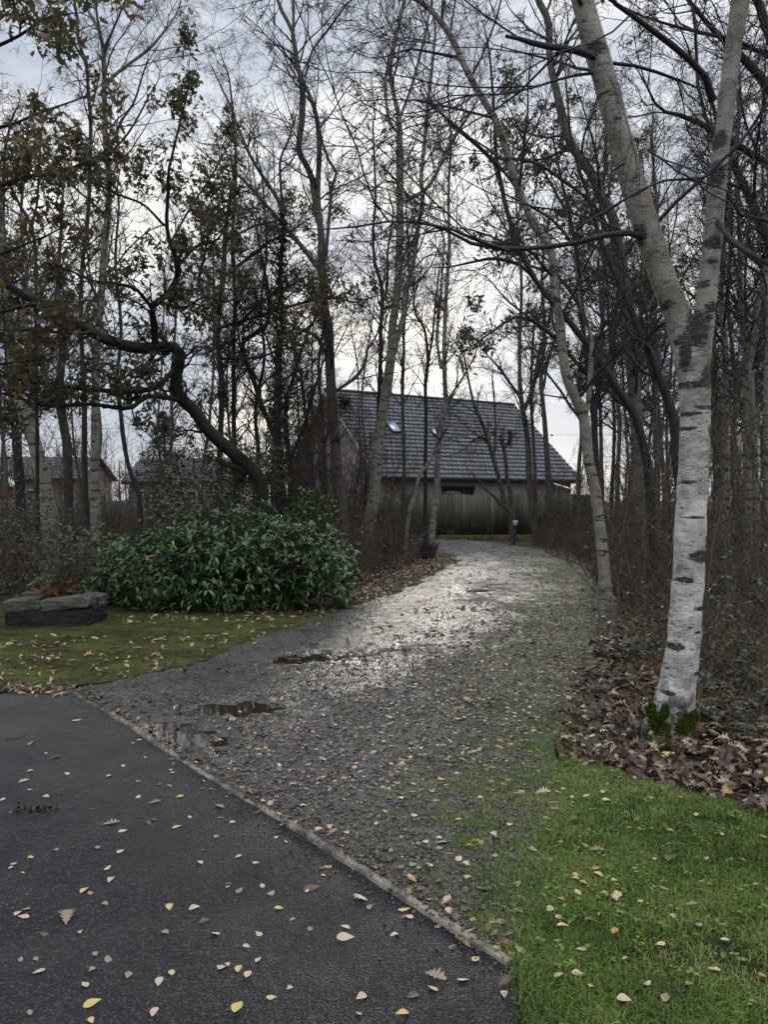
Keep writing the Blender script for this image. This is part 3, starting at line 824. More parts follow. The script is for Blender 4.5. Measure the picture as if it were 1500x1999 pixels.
# timber edging between tarmac and gravel, in four lengths butted together with mud over one joint
m = M('weathered_timber', 0.8, 0.25)
m.col(m.mix(m.step(m.noise((8, 8, 8), 5), 0.42, 0.62), m.ramp(m.noise((60, 60, 8), 5, 0.6), [(0.3, (0.13, 0.108, 0.085)), (0.7, (0.27, 0.23, 0.185))]), (0.075, 0.064, 0.05))); m.bump(m.noise(90, 4), 0.5, 0.004)
MAT['timber'] = m.m
dv = (A - B) / np.linalg.norm(A - B); ang = math.atan2(dv[1], dv[0]); LT = np.linalg.norm(A - B)
eb = empty('edging_board', (B[0], B[1], 0), 'weathered timber edging board running diagonally between dark tarmac and gravel', 'edging')
cuts = [0, 0.31, 0.60, 0.845, 0.87, 1.0]
for i in range(5):
    if i == 3: continue
    a0, a1 = cuts[i] * LT, cuts[i + 1] * LT
    n = max(8, int((a1 - a0) / 0.05))
    V, Fs = [], []
    for j in range(n + 1):
        s = a0 + 0.003 + (a1 - a0 - 0.006) * j / n
        c = B + dv * s
        wob = 0.006 * math.sin(s * 3.1) + (vnoise(np.array([[s, 0.0]]), 9, 3)[0] - .5) * 0.007
        nx = np.array([-dv[1], dv[0]])
        top = 0.026 + 0.006 * math.sin(s * 1.7 + i)
        hw = 0.017 + (vnoise(np.array([[s, 3.0]]), 14, 5)[0] - .5) * 0.006
        for (o_, z_) in ((-hw, -0.05), (-hw, top - .003), (-hw + .004, top), (hw - .004, top), (hw, top - .003), (hw, -0.05)):
            q = c + nx * (o_ + wob); V.append([q[0], q[1], z_])
    for j in range(n):
        for k in range(5): Fs.append([j * 6 + k, (j + 1) * 6 + k, (j + 1) * 6 + k + 1, j * 6 + k + 1])
    a = Acc(); a.add(V, Fs); a.add([V[k] for k in (0, 1, 4, 5)], [[0, 1, 2, 3]]); a.add([V[-6 + k] for k in (0, 1, 4, 5)], [[0, 1, 2, 3]])
    a.build('board', MAT['timber'], eb)

# ================================================================ stones, grass, moss
ICO = np.array([[0, 0, 1], [.894, 0, .447], [.276, .851, .447], [-.724, .526, .447], [-.724, -.526, .447], [.276, -.851, .447], [.724, .526, -.447], [-.276, .851, -.447], [-.894, 0, -.447], [-.276, -.851, -.447], [.724, -.526, -.447], [0, 0, -1]])
ICF = np.array([[0, 1, 2], [0, 2, 3], [0, 3, 4], [0, 4, 5], [0, 5, 1], [1, 6, 2], [2, 7, 3], [3, 8, 4], [4, 9, 5], [5, 10, 1], [2, 6, 7], [3, 7, 8], [4, 8, 9], [5, 9, 10], [1, 10, 6], [6, 11, 7], [7, 11, 8], [8, 11, 9], [9, 11, 10], [10, 11, 6]])


def scatter(poly, n, bias=1.0, ymax=None):
    """n random points in a polygon, denser towards the camera by 1/y^bias"""
    out = []
    lo_, hi = poly.min(0), poly.max(0)
    if ymax: hi = np.array([hi[0], min(hi[1], ymax)])
    have = 0
    while have < n:
        P = rng.uniform(lo_, hi, (n * 4, 2))
        P = P[pip(poly, P)]
        keep = rng.uniform(0, 1, len(P)) < (max(lo_[1], 1.5) / np.maximum(P[:, 1], max(lo_[1], 1.5))) ** bias
        P = P[keep]; out.append(P); have += len(P)
        if not len(P): break
    return np.concatenate(out)[:n]


P = scatter(drive, 70000, 1.2, 11.5)
keep = rng.uniform(0, 1, len(P)) > np.clip(wetf(P) * .85 + pudf(P) * 1.2, 0, 0.88)
P = P[keep & (vnoise(P, 2.5, 21) + 0.35 > rng.uniform(0, 1, len(P)))]
n = len(P)
Q = np.linalg.qr(rng.normal(0, 1, (n, 3, 3)))[0]
Sq = np.stack([rng.uniform(.8, 1.3, n), rng.uniform(.6, 1, n), rng.uniform(.4, .7, n)], 1)
R = rotz(rng.uniform(0, 6.3, n)) @ (np.eye(3)[None] * Sq[:, None, :])
R = R @ np.where(rng.uniform(0, 1, (n, 1, 1)) < .3, Q * 0.4 + np.eye(3) * .6, np.eye(3))
sz = np.clip(rng.lognormal(math.log(0.0066), 0.40, n), 0.003, 0.019)
a = Acc(); a.inst(ICO, ICF, np.column_stack([P, drive_z(P) + sz * 0.25]), R, sz, np.clip(rng.beta(1.6, 2.2, n) + (rng.uniform(0, 1, n) < .02) * .4, 0, 1))
k = 900; P = B + (A - B) * rng.uniform(0, 1, k)[:, None] + np.array([-.72, -.69]) * (rng.exponential(.06, k) - .02)[:, None]; sz = rng.uniform(.002, .006, k); a.inst(ICO, ICF, np.column_stack([P, np.where(np.abs(dist_line(np.array([A, B]), P)) < .022, .031, .013) + sz * .3]), rotz(rng.uniform(0, 6.3, k)), sz, rng.uniform(0, .9, k))
tag(a.build('loose_gravel', MAT['stone']), kind='stuff')


def blades(acc, P, z, h, wd, lean=0.5, patch=0.0):
    n = len(P); az = rng.uniform(0, 2 * PI, n); ln = np.abs(rng.normal(0, lean, n))
    hh = h * rng.uniform(0.45, 1.25, n)
    dx, dy = np.cos(az), np.sin(az)
    b = np.column_stack([P, z])
    side = np.column_stack([-dy, dx, np.zeros(n)]) * (wd * rng.uniform(.7, 1.3, n))[:, None]
    mid = b + np.column_stack([dx * ln * hh * .35, dy * ln * hh * .35, hh * .6])
    tip = b + np.column_stack([dx * ln * hh * 1.1, dy * ln * hh * 1.1, hh * (1 - .35 * np.minimum(ln, 1.6))])
    V = np.stack([b - side, b + side, mid - side * .7, mid + side * .7, tip], 1)
    i = np.arange(n)[:, None] * 5
    pn = (vnoise(P, 2.6, 51) * .5 + vnoise(P, 7, 52) * .3 + vnoise(P, 19, 53) * .2 - .5) * patch
    t = np.repeat(np.clip(rng.beta(2, 2, n) + pn + (rng.uniform(0, 1, n) < .07) * .5, 0, 1), 5)
    acc.add(V.reshape(-1, 3), np.concatenate([i + [0, 1, 3, 2], i + [2, 3, 4, 4]], 0)[:n] if False else i + np.array([0, 1, 3, 2]), t)
    base = acc.n - len(V.reshape(-1, 3))
    acc.f.append(i + np.array([2, 3, 4]) + base); acc.m.append(np.zeros(n, np.int32))




a = Acc()
P = scatter(lawn_r[lawn_r[:, 1] > -1] if False else np.vstack([lawn_r[:-4], [[4, 3.0], [2.2, 1.9], [0.40, 1.9], [0.405, 2.27]]]), 190000, 1.2) + rng.normal(0, .022, (190000, 2))
P = P[(P[:, 1] > 1.9) & (P[:, 0] < P[:, 1] * 0.6 + .3)]
P = P[vnoise(P, 3, 31) * .7 + vnoise(P, 9, 32) * .5 > rng.uniform(0.08, .80, len(P))]
blades(a, P, lawn_z(P) - .003, 0.031, 0.0015, 1.0, 1.3)
tag(a.build('grass', MAT['grass']), kind='stuff')
P2 = np.array([g(*q)[:2] for q in ((900, 1640), (960, 1700), (1040, 1560), (1000, 1500), (1030, 1640), (930, 1600), (1060, 1480), (1050, 1400), (1080, 1440), (870, 1660), (1010, 1760), (985, 1560), (1020, 1450), (950, 1650), (1000, 1380), (1060, 1340), (1100, 1280), (940, 1540))])
P = (P2[rng.integers(0, len(P2), 20000)] + rng.normal(0, .17, (20000, 2)))
P = P[pip(drive, P) & (vnoise(P, 8, 33) > .42)]
a = Acc(); blades(a, P, drive_z(P), 0.022, 0.0013, 0.9, 1.2)
tag(a.build('moss_grass', MAT['grass']), kind='stuff')
P = scatter(drive, 90000, 1.0, 13); P = P[edgef(P) + (vnoise(P, 2.2, 36) - .5) * 1.2 + (vnoise(P, 7, 37) - .5) * .8 > rng.uniform(.35, 1.2, len(P))]
a = Acc(); blades(a, P, drive_z(P) - .002, 0.016, 0.0015, 1.0, 1.2); tag(a.build('drive_moss', MAT['moss']), kind='stuff')
P = scatter(drive, 60000, 1.3, 5.4); P = P[(dist_line(right_line, P) + rng.exponential(.10, len(P)) < .10 + .25 * vnoise(P, 4, 38)) & (dist_line(right_line, P) < .35)]
a = Acc(); blades(a, P, drive_z(P) - .002, 0.03, 0.0014, 0.95, 1.2); tag(a.build('grass', MAT['grass']), kind='stuff')
a = Acc(); P = P2 = scatter(lawn_r[:-4], 10, 0) if False else rng.uniform([.5, 2.0], [3.2, 4.6], (420, 2)); P = P[pip(lawn_r, P)]; P = np.repeat(P, 5, 0) + rng.normal(0, .012, (len(P) * 5, 2)); k = len(P)
leaves(a, 'oval', np.column_stack([P, lawn_z(P) + rng.uniform(.012, .03, k)]), np.column_stack([rng.normal(0, 1, (k, 2)), rng.normal(.15, .2, k)]), rng.uniform(.012, .026, k), rng.uniform(.4, .9, k), rng.normal(0, .3, k)); tag(a.build('lawn_weeds', MAT['grass']), kind='stuff')
a = Acc()
P = scatter(lawn_l, 90000, 0.8); P = P[(P[:, 0] > -P[:, 1] * .6 - .5)]
P = P[vnoise(P, 2.2, 34) + .3 > rng.uniform(0, 1, len(P))]
blades(a, P, moss_z(P) - .004, 0.024, 0.0022, 0.8, 1.5)
P = scatter(verge, 4500, 0); P = P[vnoise(P, 1.4, 35) > .4]; blades(a, P, verge_z(P), 0.03, 0.003, 0.9, 1.5)
tag(a.build('lawn_moss', MAT['moss']), kind='stuff')
# ================================================================ trees
BT = 'birch_tree'
SC = [(1352, 645, 24, 40), (1330, 690, 10, 40), (1385, 605, 16, 12), (1372, 625, 14, 8), (1290, 600, 20, 9), (1325, 670, 14, 10), (1375, 740, 20, 22), (1340, 755, 40, 7), (1372, 798, 26, 5), (1340, 810, 20, 5), (1330, 838, 22, 4), (1378, 845, 5, 14), (1338, 942, 16, 4), (1350, 1010, 24, 3), (1360, 1085, 26, 12), (1330, 1130, 16, 6), (1360, 1185, 20, 4), (1312, 1258, 14, 8), (1352, 1230, 8, 3), (1355, 1310, 12, 5), (1297, 1347, 12, 5), (1318, 1385, 12, 22), (1312, 1420, 12, 30), (1345, 1430, 20, 30),
      (1245, 465, 12, 22), (1160, 105, 22, 14), (1225, 480, 8, 16), (1205, 330, 10, 5), (1238, 355, 12, 4), (1390, 480, 18, 14), (1395, 345, 14, 26), (1385, 515, 14, 8), (1398, 280, 16, 18), (1370, 560, 12, 8), (1255, 560, 14, 5), (1180, 190, 18, 4), (1200, 240, 10, 5)]
main_birch = [
    '1316,1444,120 1314,1425,112 1315,1395,96 1325,1330,80 1337,1240,74 1345,1120,70 1350,1000,68 1357,880,66 1358,800,66 1356,740,72 1352,690,82 1351,655,78!',
    '1348,740,46 1345,700,60 1328,630,60 1297,545,58 1266,450,57 1237,360,56 1211,270,53 1186,170,51 1160,80,52 1138,0,48 1118,-90,44',
    '1360,740,46 1366,680,52 1378,600,46 1389,500,42 1398,400,40 1408,300,38 1420,200,37 1432,100,38 1447,0,40 1458,-100,36',
    '1258,462,20 1238,456,16 1200,455,13 1130,474,12 1050,487,11 990,490,10 930,483,9 885,460,7 852,450,4@-0.6',
    '995,490,8 940,472,8 900,452,7 852,441,7 795,430,6 750,433,5 705,442,5 657,447,4 615,452,2@-0.5,-0.8',
    '1172,112,24 1150,106,19 1120,97,17 1080,92,15 1040,84,13 1010,76,10 990,72,8@-0.5!', '1160,138,8 1120,132,7 1085,118,6 1040,108,5 980,92,3@0.6',
    '1156,143,8 1110,150,7 1060,166,6 1000,182,5 940,186,4 880,190,3 845,202,2@-0.8', '1200,124,9 1250,130,8 1310,150,7 1365,170,4 1420,172,3@0.5',
    '1265,292,6 1300,315,5 1340,345,5 1400,362,4 1460,385,3@-0.4', '1370,352,7 1310,350,6 1258,366,5 1200,398,4 1120,441,2@-0.7',
    '1392,196,20 1378,150,17 1330,102,15 1280,64,14 1226,24,12 1185,-10,10@-0.5', '1395,420,12 1425,466,13 1470,498,14 1520,524,14@-0.6']
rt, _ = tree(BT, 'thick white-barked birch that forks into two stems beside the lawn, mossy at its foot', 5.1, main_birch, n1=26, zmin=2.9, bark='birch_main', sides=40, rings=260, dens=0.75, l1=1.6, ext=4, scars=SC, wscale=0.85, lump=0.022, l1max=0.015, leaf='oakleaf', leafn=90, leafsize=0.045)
# moss cushions round its foot
a = Acc()
for (px, py, r, k) in [(rng.uniform(1270, 1302), rng.uniform(1378, 1452), rng.uniform(.022, .05), 420) for _ in range(16)] + [(rng.uniform(1326, 1356), rng.uniform(1398, 1456), rng.uniform(.022, .05), 420) for _ in range(15)] + [(rng.uniform(1300, 1330), rng.uniform(1442, 1456), .025, 200) for _ in range(4)]:
    c = at(px, py, 4.90 + abs(px - 1316) * .0024)
    P = c + nrm(rng.normal(0, 1, (k, 3))) * r * rng.uniform(.75, 1.0, (k, 1)) * np.array([.8, .55, 1.1])
    P[:, 2] = np.maximum(P[:, 2], 0.0)
    d = nrm(P - c + np.array([0, -.02, .02]) + rng.normal(0, .02, (k, 3)))
    leaves(a, 'oval', P, d, rng.uniform(.008, .016, k), rng.uniform(0, .9, k))
a.build('moss', MAT['cushion'], rt)

T = []
def t(label, D, strokes, **k): return tree(k.pop('name', BT), label, D, strokes, **k)

t('slim leaning birch whose long diagonal stem crosses the sky left of the thick birch', 9.3,
  ['1190,1228,38 1183,1150,27 1174,1050,25 1162,960,24 1149,900,23 1145,850,23 1139,810,23 1127,786,23 1111,751,22 1101,717,21 1097,677,21 1093,637,20 1085,583,19 1077,530,18 1072,480,17 1042,444,17 1018,390,16 1000,345,16 982,285,15 964,234,15 943,198,14 922,165,14 898,114,14 877,69,13 850,33,12 815,0,12',
   '1138,815,16 1147,800,12 1151,770,11 1154,717,10 1157,677,9 1149,637,8 1135,590,7 1128,540,5', '895,112,8 850,104,6 800,96,5 760,110,3', '1010,370,7 980,330,6 940,290,6 900,255,5 868,228,4'], n1=26, zmin=2.4, dens=0.75, l1=2.0, sides=14)
t('dark stem arching left out of the right-hand thicket, with a snapped side limb', 11.3,
  ['1276,1180,24 1275,1075,20 1272,970,20 1266,910,20 1254,856,19 1242,811,20 1223,783,19 1197,743,18 1170,703,17 1151,677,16 1125,642,15 1098,610,14 1077,583,13 1055,557,12 1037,525,12 1021,495,11 1012,480,11 1006,450,11 991,405,10 982,360,10 973,315,9 970,255,7 966,170,6 958,87,4',
   '973,324,10 934,285,9 889,249,8 868,228,6 850,210,4@-0.5', '990,310,8 1036,315,8 1072,333,8 1105,357,8 1138,381,7 1165,408,7 1192,450,6 1215,500,5@0.6', '1060,565,9 1020,520,8 970,505,8 930,510,6 890,520,4@-0.6', '1060,545,7 1080,520,6 1060,500,5 1000,480,4 950,470,3@0.5'], n1=17, zmin=2.8, bark='dark', style='dark', dens=0.68, l1=1.8, name='alder_tree')
t('tall grey trunk just left of the thick birch, curving up and leftwards', 12.2,
  ['1250,1180,32 1246,1000,27 1245,910,27 1245,850,26 1242,800,26 1237,730,26 1231,677,25 1231,623,25 1223,570,25 1215,517,24 1207,470,24 1195,420,23 1174,384,22 1159,348,21 1138,318,20 1114,282,19 1102,240,18 1090,192,17 1078,144,16 1072,96,16 1072,60,16 1066,33,15 1048,0,14',
   '1240,800,10 1225,790,8 1180,700,6 1150,640,4'], n1=24, zmin=3.0, bark='birch_dull', dens=0.7, l1=2.0)
t('dark slanting trunk half hidden behind the thick birch', 10.2,
  ['1345,1200,26 1335,1000,24 1321,900,22 1317,832,22 1301,776,21 1274,709,20 1247,652,18 1228,600,15 1200,540,12 1172,470,10 1150,390,8 1120,300,6 1105,180,4'], n1=17, zmin=3, bark='dark', style='dark', dens=0.68, l1=1.7, name='alder_tree')
t('dark tree leaning in from the right edge with heavy low branches', 7.0,
  ['1640,1340,40 1620,1000,36 1590,760,34 1560,560,32 1500,480,22 1470,415,20 1440,350,18 1415,290,15 1398,245,10', '1590,400,22 1520,335,18 1450,290,15 1395,255,13 1340,230,10 1315,222,7@-0.4', '1600,620,24 1570,300,22 1500,170,20 1460,120,17 1425,85,14 1380,40,10 1340,-10,8', '1560,250,20 1500,60,18 1480,0,16', '1490,520,12 1440,476,11 1400,440,8 1385,420,5', '1500,110,10 1440,80,8 1350,60,7 1270,40,5 1200,10,4@-0.8'],
  n1=24, zmin=2.5, bark='dark', style='dark', dens=0.8, l1=1.8, name='alder_tree', leaf='oakleaf', leafn=40, leafsize=.07)
# birches deep in the wood on the right
for lab, D, st in (
    ('pale birch stem in the wood just right of the thick birch', 14.5, ['1418,1090,17 1417,900,15 1416,765,15 1416,675,14 1409,607,12 1412,500,11 1420,380,9 1425,250,7 1430,100,6']),
    ('straight pale birch with black rings, second stem right of the thick birch', 14.0, ['1462,1100,20 1460,900,18 1459,787,17 1459,697,16 1450,630,14 1445,562,12 1445,450,11 1440,330,9 1450,180,7 1445,60,5']),
    ('thin birch with a sunlit edge, tight beside the ringed birch', 13.4, ['1480,1110,15 1476,960,14 1475,877,13 1470,720,12 1484,607,10 1496,480,8 1492,330,6 1500,200,5']),
    ('birch at the very right edge of the wood', 13.0, ['1502,1120,18 1500,960,17 1497,800,16 1500,640,14 1494,520,12 1502,380,9 1490,240,7']),
    ('narrow birch behind the slanting trunk at the right of the drive', 18, ['1283,1080,13 1284,940,11 1280,820,10 1286,700,9 1275,560,8 1283,420,6 1270,280,5']),
    ('faint straight birch far in the right-hand wood', 20, ['1395,1060,12 1398,900,11 1392,760,10 1399,600,8 1390,450,7 1396,300,5']),
    ('leaning thin birch far behind the ringed birch', 21, ['1440,1060,12 1432,900,10 1436,740,9 1420,580,8 1428,430,6 1405,280,5']),
    ('thin pale birch standing behind the curved grey trunk', 20, ['1210,1060,11 1206,940,10 1210,820,9 1196,700,8 1205,560,7 1188,420,5 1196,280,4'])):
    t(lab, D, st, n1=24, zmin=3, dens=0.75, l1=1.8, sides=9, bark='birch_dull' if D > 15 else 'birch')
# birches by the fence and the bend
t('slender birch in front of the plank fence with a dark brushy foot', 20.6,
  ['842,1092,16 844,1040,15 848,1000,14 853,960,13 854,910,12 858,845,12 862,823,12 870,789,11 868,737,10 867,700,10 868,645,9 872,560,8 876,480,7 874,380,6 878,280,5 870,170,4', '862,720,7 853,660,6 855,630,6 861,570,5 866,500,4', '872,786,6 885,766,5 900,744,4 925,700,3'], n1=26, zmin=3.5, dens=0.8, l1=2.0)
t('thin leaning birch stem left of the slender fence birch, bent at mid height', 20.2,
  ['792,1070,8 800,1000,8 810,970,8 820,930,8 838,904,8 855,870,7 865,830,5 880,780,4'], n1=10, zmin=2.5, dens=0.6, l1=1.2, sides=8)
t('tall pair-stemmed white birch with black scars in front of the house gable', 20.5,
  ['716,1085,32 720,1050,29 724,1010,28 730,980,27 733,940,26 738,890,24 742,840,23 750,795,22 759,735,22 765,690,20 768,630,19 777,570,18 780,510,17 783,450,16 783,420,16 783,360,15 783,300,15 783,255,13 782,225,11 771,180,9 765,135,9 774,90,8 783,45,8 795,0,7',
   '770,690,12 776,660,12 789,615,12 792,570,12 801,540,11 810,495,11 816,450,10 825,390,9 822,345,9 828,285,8 833,235,8 842,150,7 850,60,5', '795,390,9 825,375,8 849,345,8 876,285,8 894,258,6 930,200,4', '778,258,8 762,240,7 754,195,7 753,156,7 760,115,6 774,60,6 789,0,5', '781,230,7 800,180,6 815,130,6 832,60,5 845,0,4'], n1=44, zmin=4.5, dens=0.9, l1=2.3, sides=14)
t('tall grey tree forking high, with dark burrs on its trunk beside the house gable', 20.0,
  ['682,1095,32 672,1060,29 670,1030,28 666,990,28 662,960,27 658,930,26 655,890,25 655,860,24 651,825,23 646,750,22 643,690,21 642,645,21 633,594,19 630,540,18 627,495,16 627,450,15 624,435,14 615,390,14 609,345,13 594,315,12 583,290,11 588,255,12 591,210,13 591,165,12 582,129,11 576,90,10 570,54,9 555,30,8 543,0,7',
   '630,470,12 622,400,11 621,360,11 624,300,11 622,255,10 618,225,10 609,195,9 600,174,8 592,156,6', '636,500,8 645,405,7 648,366,7 657,336,6 645,318,6 632,284,5 626,255,4', '633,690,9 618,657,8 591,645,7 560,630,5', '618,520,11 594,486,10 570,459,9 555,435,9 543,390,8 519,354,8 489,303,7 468,255,6 450,205,5', '552,437,8 510,390,7 468,345,6 440,330,4', '655,764,7 696,735,7 714,705,6 717,684,5 735,655,4', '573,60,7 573,30,6 572,0,6', '596,150,6 610,100,5 640,60,5 670,20,4'], n1=42, zmin=4.5, bark='birch_dull', dens=0.9, l1=2.3, sides=14)
a = Acc()
rt2 = bpy.data.objects[BT + '.011'] if (BT + '.011') in bpy.data.objects else None
last = [o for o in bpy.data.objects if o.get('label', '').startswith('tall grey tree forking')][0]
for (px, py, r, k) in ((672, 786, .36, 260), (659, 858, .15, 90)):
    a = Acc()
    c = at(px, py, 19.9 if px > 600 else 17)
    d = nrm(rng.normal(0, 1, (k, 3)) + np.array([.7 if px == 690 else 0.2, 0, -.3]))
    P_, R_ = grow(np.repeat(c[None], k, 0) + rng.normal(0, .03, (k, 3)), d, np.full(k, r) * rng.uniform(.4, 1.1, k), np.full(k, .005), 4, .3, 0, .6)
    tube(a, P_, R_, 3); a.build('twig_broom', MAT['twig_brown'], last)
t('thin dark stem rising close behind the white pair-stemmed birch', 24,
  ['735,1045,12 736,960,11 738,860,10 741,765,10 744,690,9 744,645,9 747,600,8 745,555,8 732,510,7 729,450,6 733,380,5 728,250,4', '745,600,6 756,560,6 757,490,5 768,420,4'], n1=26, zmin=4, bark='dark', dens=0.8, l1=2.2, sides=9)
for lab, D, st, bk in (
    ('thin bent stem in front of the roof window', 25, ['789,1040,9 788,960,8 789,900,8 787,825,8 786,750,8 789,690,7 790,636,6 800,540,5 796,430,4'], 'birch_dull'),
    ('thin dark forked stem across the roof middle', 24.5, ['832,1050,9 831,960,8 831,900,8 832,810,8 831,750,7 837,705,7 831,645,6 815,618,5 810,585,4', '835,710,5 845,660,5 850,600,4 856,540,3'], 'dark'),
    ('birch that forks before the right end of the roof', 26.5, ['1048,1066,16 1044,1031,15 1035,953,14 1031,867,13 1022,802,11 1016,758,10 1015,703,9 1015,663,8 1020,560,6 1012,450,5', '1024,800,10 1037,770,9 1047,730,9 1053,690,8 1061,663,7 1074,620,5 1080,540,4', '1014,770,6 997,749,6 978,722,5 957,698,3'], 'birch_dull'),
    ('slim birch right of the forked roof birch, leaning slightly left', 26, ['1090,1070,15 1086,1045,14 1074,997,13 1070,910,12 1064,823,11 1057,737,10 1064,650,8 1058,540,6 1070,430,5', '1062,760,5 1072,700,5 1090,650,4'], 'birch_dull'),
    ('thin stem close behind the leaning birch by the gable end', 23.5, ['1132,1075,10 1130,1000,9 1131,910,9 1136,845,8 1130,760,6 1140,660,5'], 'birch_dull'),
    ('thin upright birch right of the leaning slim birch', 24, ['1172,1080,10 1176,960,10 1175,900,9 1173,800,8 1168,740,8 1176,650,6 1168,520,5'], 'birch_dull'),
    ('slight stem beside the right verge of the tiled roof', 27.5, ['1047,1050,8 1045,900,7 1041,820,7 1039,760,6 1046,640,5'], 'birch_dull')):
    t(lab, D, st, n1=22, zmin=4, dens=0.75, l1=1.9, sides=9, bark=bk)
t('cut-back forked tree with a broken stub behind the grey post', 27.5,
  ['1003,1066,14 1002,1030,13 1001,1008,14 995,998,12 987,987,12 982,964,11 973,930,10 957,875,9 940,823,8 927,793,7 918,758,5 910,715,4', '1001,1006,10 1000,990,10 996,958,9 989,930,8 988,910,8 980,856,7!', '988,990,8 978,984,8', '960,880,6 950,858,5 930,855,4 910,875,3', '965,895,5 968,820,4 962,740,3'], n1=16, zmin=3, bark='birch_dull', dens=0.7, l1=1.6, sides=9)
# left-hand trees
t('leaning grey-white birch on the left with a peeling base behind the brown shrub', 14.5,
  ['104,1100,36 98,1020,33 92,985,31 84,938,30 72,880,29 58,835,30 46,800,28 34,770,22 26,725,19 22,650,17 15,560,14 6,450,12 -2,370,10', '62,835,20 64,800,18 67,740,16 56,680,14 46,600,11 52,520,9 40,430,7 48,300,5'], n1=24, zmin=3.5, dens=0.8, l1=2.0)
t('upright birch with a smooth pale trunk behind the big green bush', 15.0,
  ['186,1120,22 186,1034,20 186,970,20 186,890,19 186,810,18 187,750,17 189,674,16 196,600,15 203,500,15 211,417,14 212,350,12 206,283,11 203,200,11 203,150,10 200,87,9 188,50,7 162,0,6', '208,165,8 225,145,7 260,118,6 290,95,6 320,60,5', '203,100,7 215,70,6 228,40,5 245,0,5', '200,90,6 190,40,5 187,0,5', '212,300,6 235,240,6 262,200,5 278,150,4', '214,300,6 250,260,5 282,205,4'], n1=34, zmin=4, dens=0.85, l1=2.1)
t('thin dark trunk right beside the pale birch on the left', 17.0,
  ['169,1100,14 168,1034,13 165,930,12 164,850,12 164,780,11 160,700,10 157,620,10 160,520,9 172,400,9 177,250,8 173,187,8 167,123,7 153,83,7 150,33,6 143,0,6', '166,120,6 140,80,5 118,40,5 90,0,4'], n1=28, zmin=4, bark='dark', dens=0.8, l1=2.1)
t('ivy-clad trunk at the far left before the bungalow', 20,
  ['44,1080,22 40,970,20 30,850,18 18,720,16 8,600,14 2,450,10 6,300,7'], n1=18, zmin=5, bark='dark', dens=0.7, ivy=1500)
t('broad dim trunk with hanging twigs between the two left birches', 24,
  ['134,1060,20 132,890,20 124,830,19 116,770,18 120,670,14 112,560,10 120,430,7'], n1=34, zmin=4, bark='dark', dens=0.9, l1=2.2)
t('thin crooked dark stem right of the pale left birch', 20,
  ['274,1050,11 272,970,11 264,950,11 248,898,10 240,850,10 236,810,9 228,740,8 236,640,7 226,520,6 232,400,5'], n1=22, zmin=4, bark='dark', dens=0.75)
t('dark forked sapling among the oak leaves at the far left', 13,
  ['74,1120,9 72,900,9 70,700,8 69,510,8 60,438,8 40,405,6 20,360,5', '61,440,6 72,395,6 75,330,5 78,280,4'], n1=18, zmin=3.5, bark='dark', dens=0.7, l1=1.6, sides=8)
for lab, D, st in (
    ('straight dark stem seen above the oak trunk bend', 18, ['462,1080,12 458,900,11 456,840,11 456,750,10 456,660,10 459,585,9 452,470,7 460,330,6 452,200,5']),
    ('thick dark ivied stem left of the burred grey tree', 17, ['536,1090,24 538,950,22 540,840,20 543,750,17 543,690,15 552,630,12 546,555,10 552,450,8 545,330,6']),
    ('zigzag dark tree bent like an elbow above the big bush', 17.5, ['552,1080,12 545,900,12 528,830,12 512,795,12 498,750,11 487,722,11 472,674,10 496,652,9 520,634,9 527,590,7 515,520,6', '500,740,7 478,700,6 466,660,5']),
    ('dark stem leaning right into the thicket left of the gable', 18.5, ['570,1080,13 568,960,12 564,880,11 560,790,10 575,740,8 590,690,6 610,640,5', '566,900,9 590,840,8 606,790,7 620,740,5', '562,800,7 548,740,6 530,690,5']),
    ('thin dark stem beside the elbow tree', 19, ['500,1070,9 505,900,9 498,800,8 515,700,7 508,600,6 520,480,5 510,350,4']),
    ('slight stem near the front gable wall', 23, ['640,1060,9 636,960,8 632,880,8 628,800,7 622,720,6 632,620,5 626,500,4'])):
    t(lab, D, st, n1=26, zmin=2.5, bark='dark', style='dark', dens=0.85, l1=1.7, sides=9, name='alder_tree', ivy=2600 if 'ivied' in lab else 0)
t('slim pale stem beside the gable, brushed by copper leaves', 22, ['600,1060,10 606,1000,10 612,930,9 604,870,8 598,820,7 590,740,6'], n1=20, zmin=2.0, dens=0.8, l1=1.4, sides=8, leaf='beechleaf', leafn=1700, leafsize=.075)
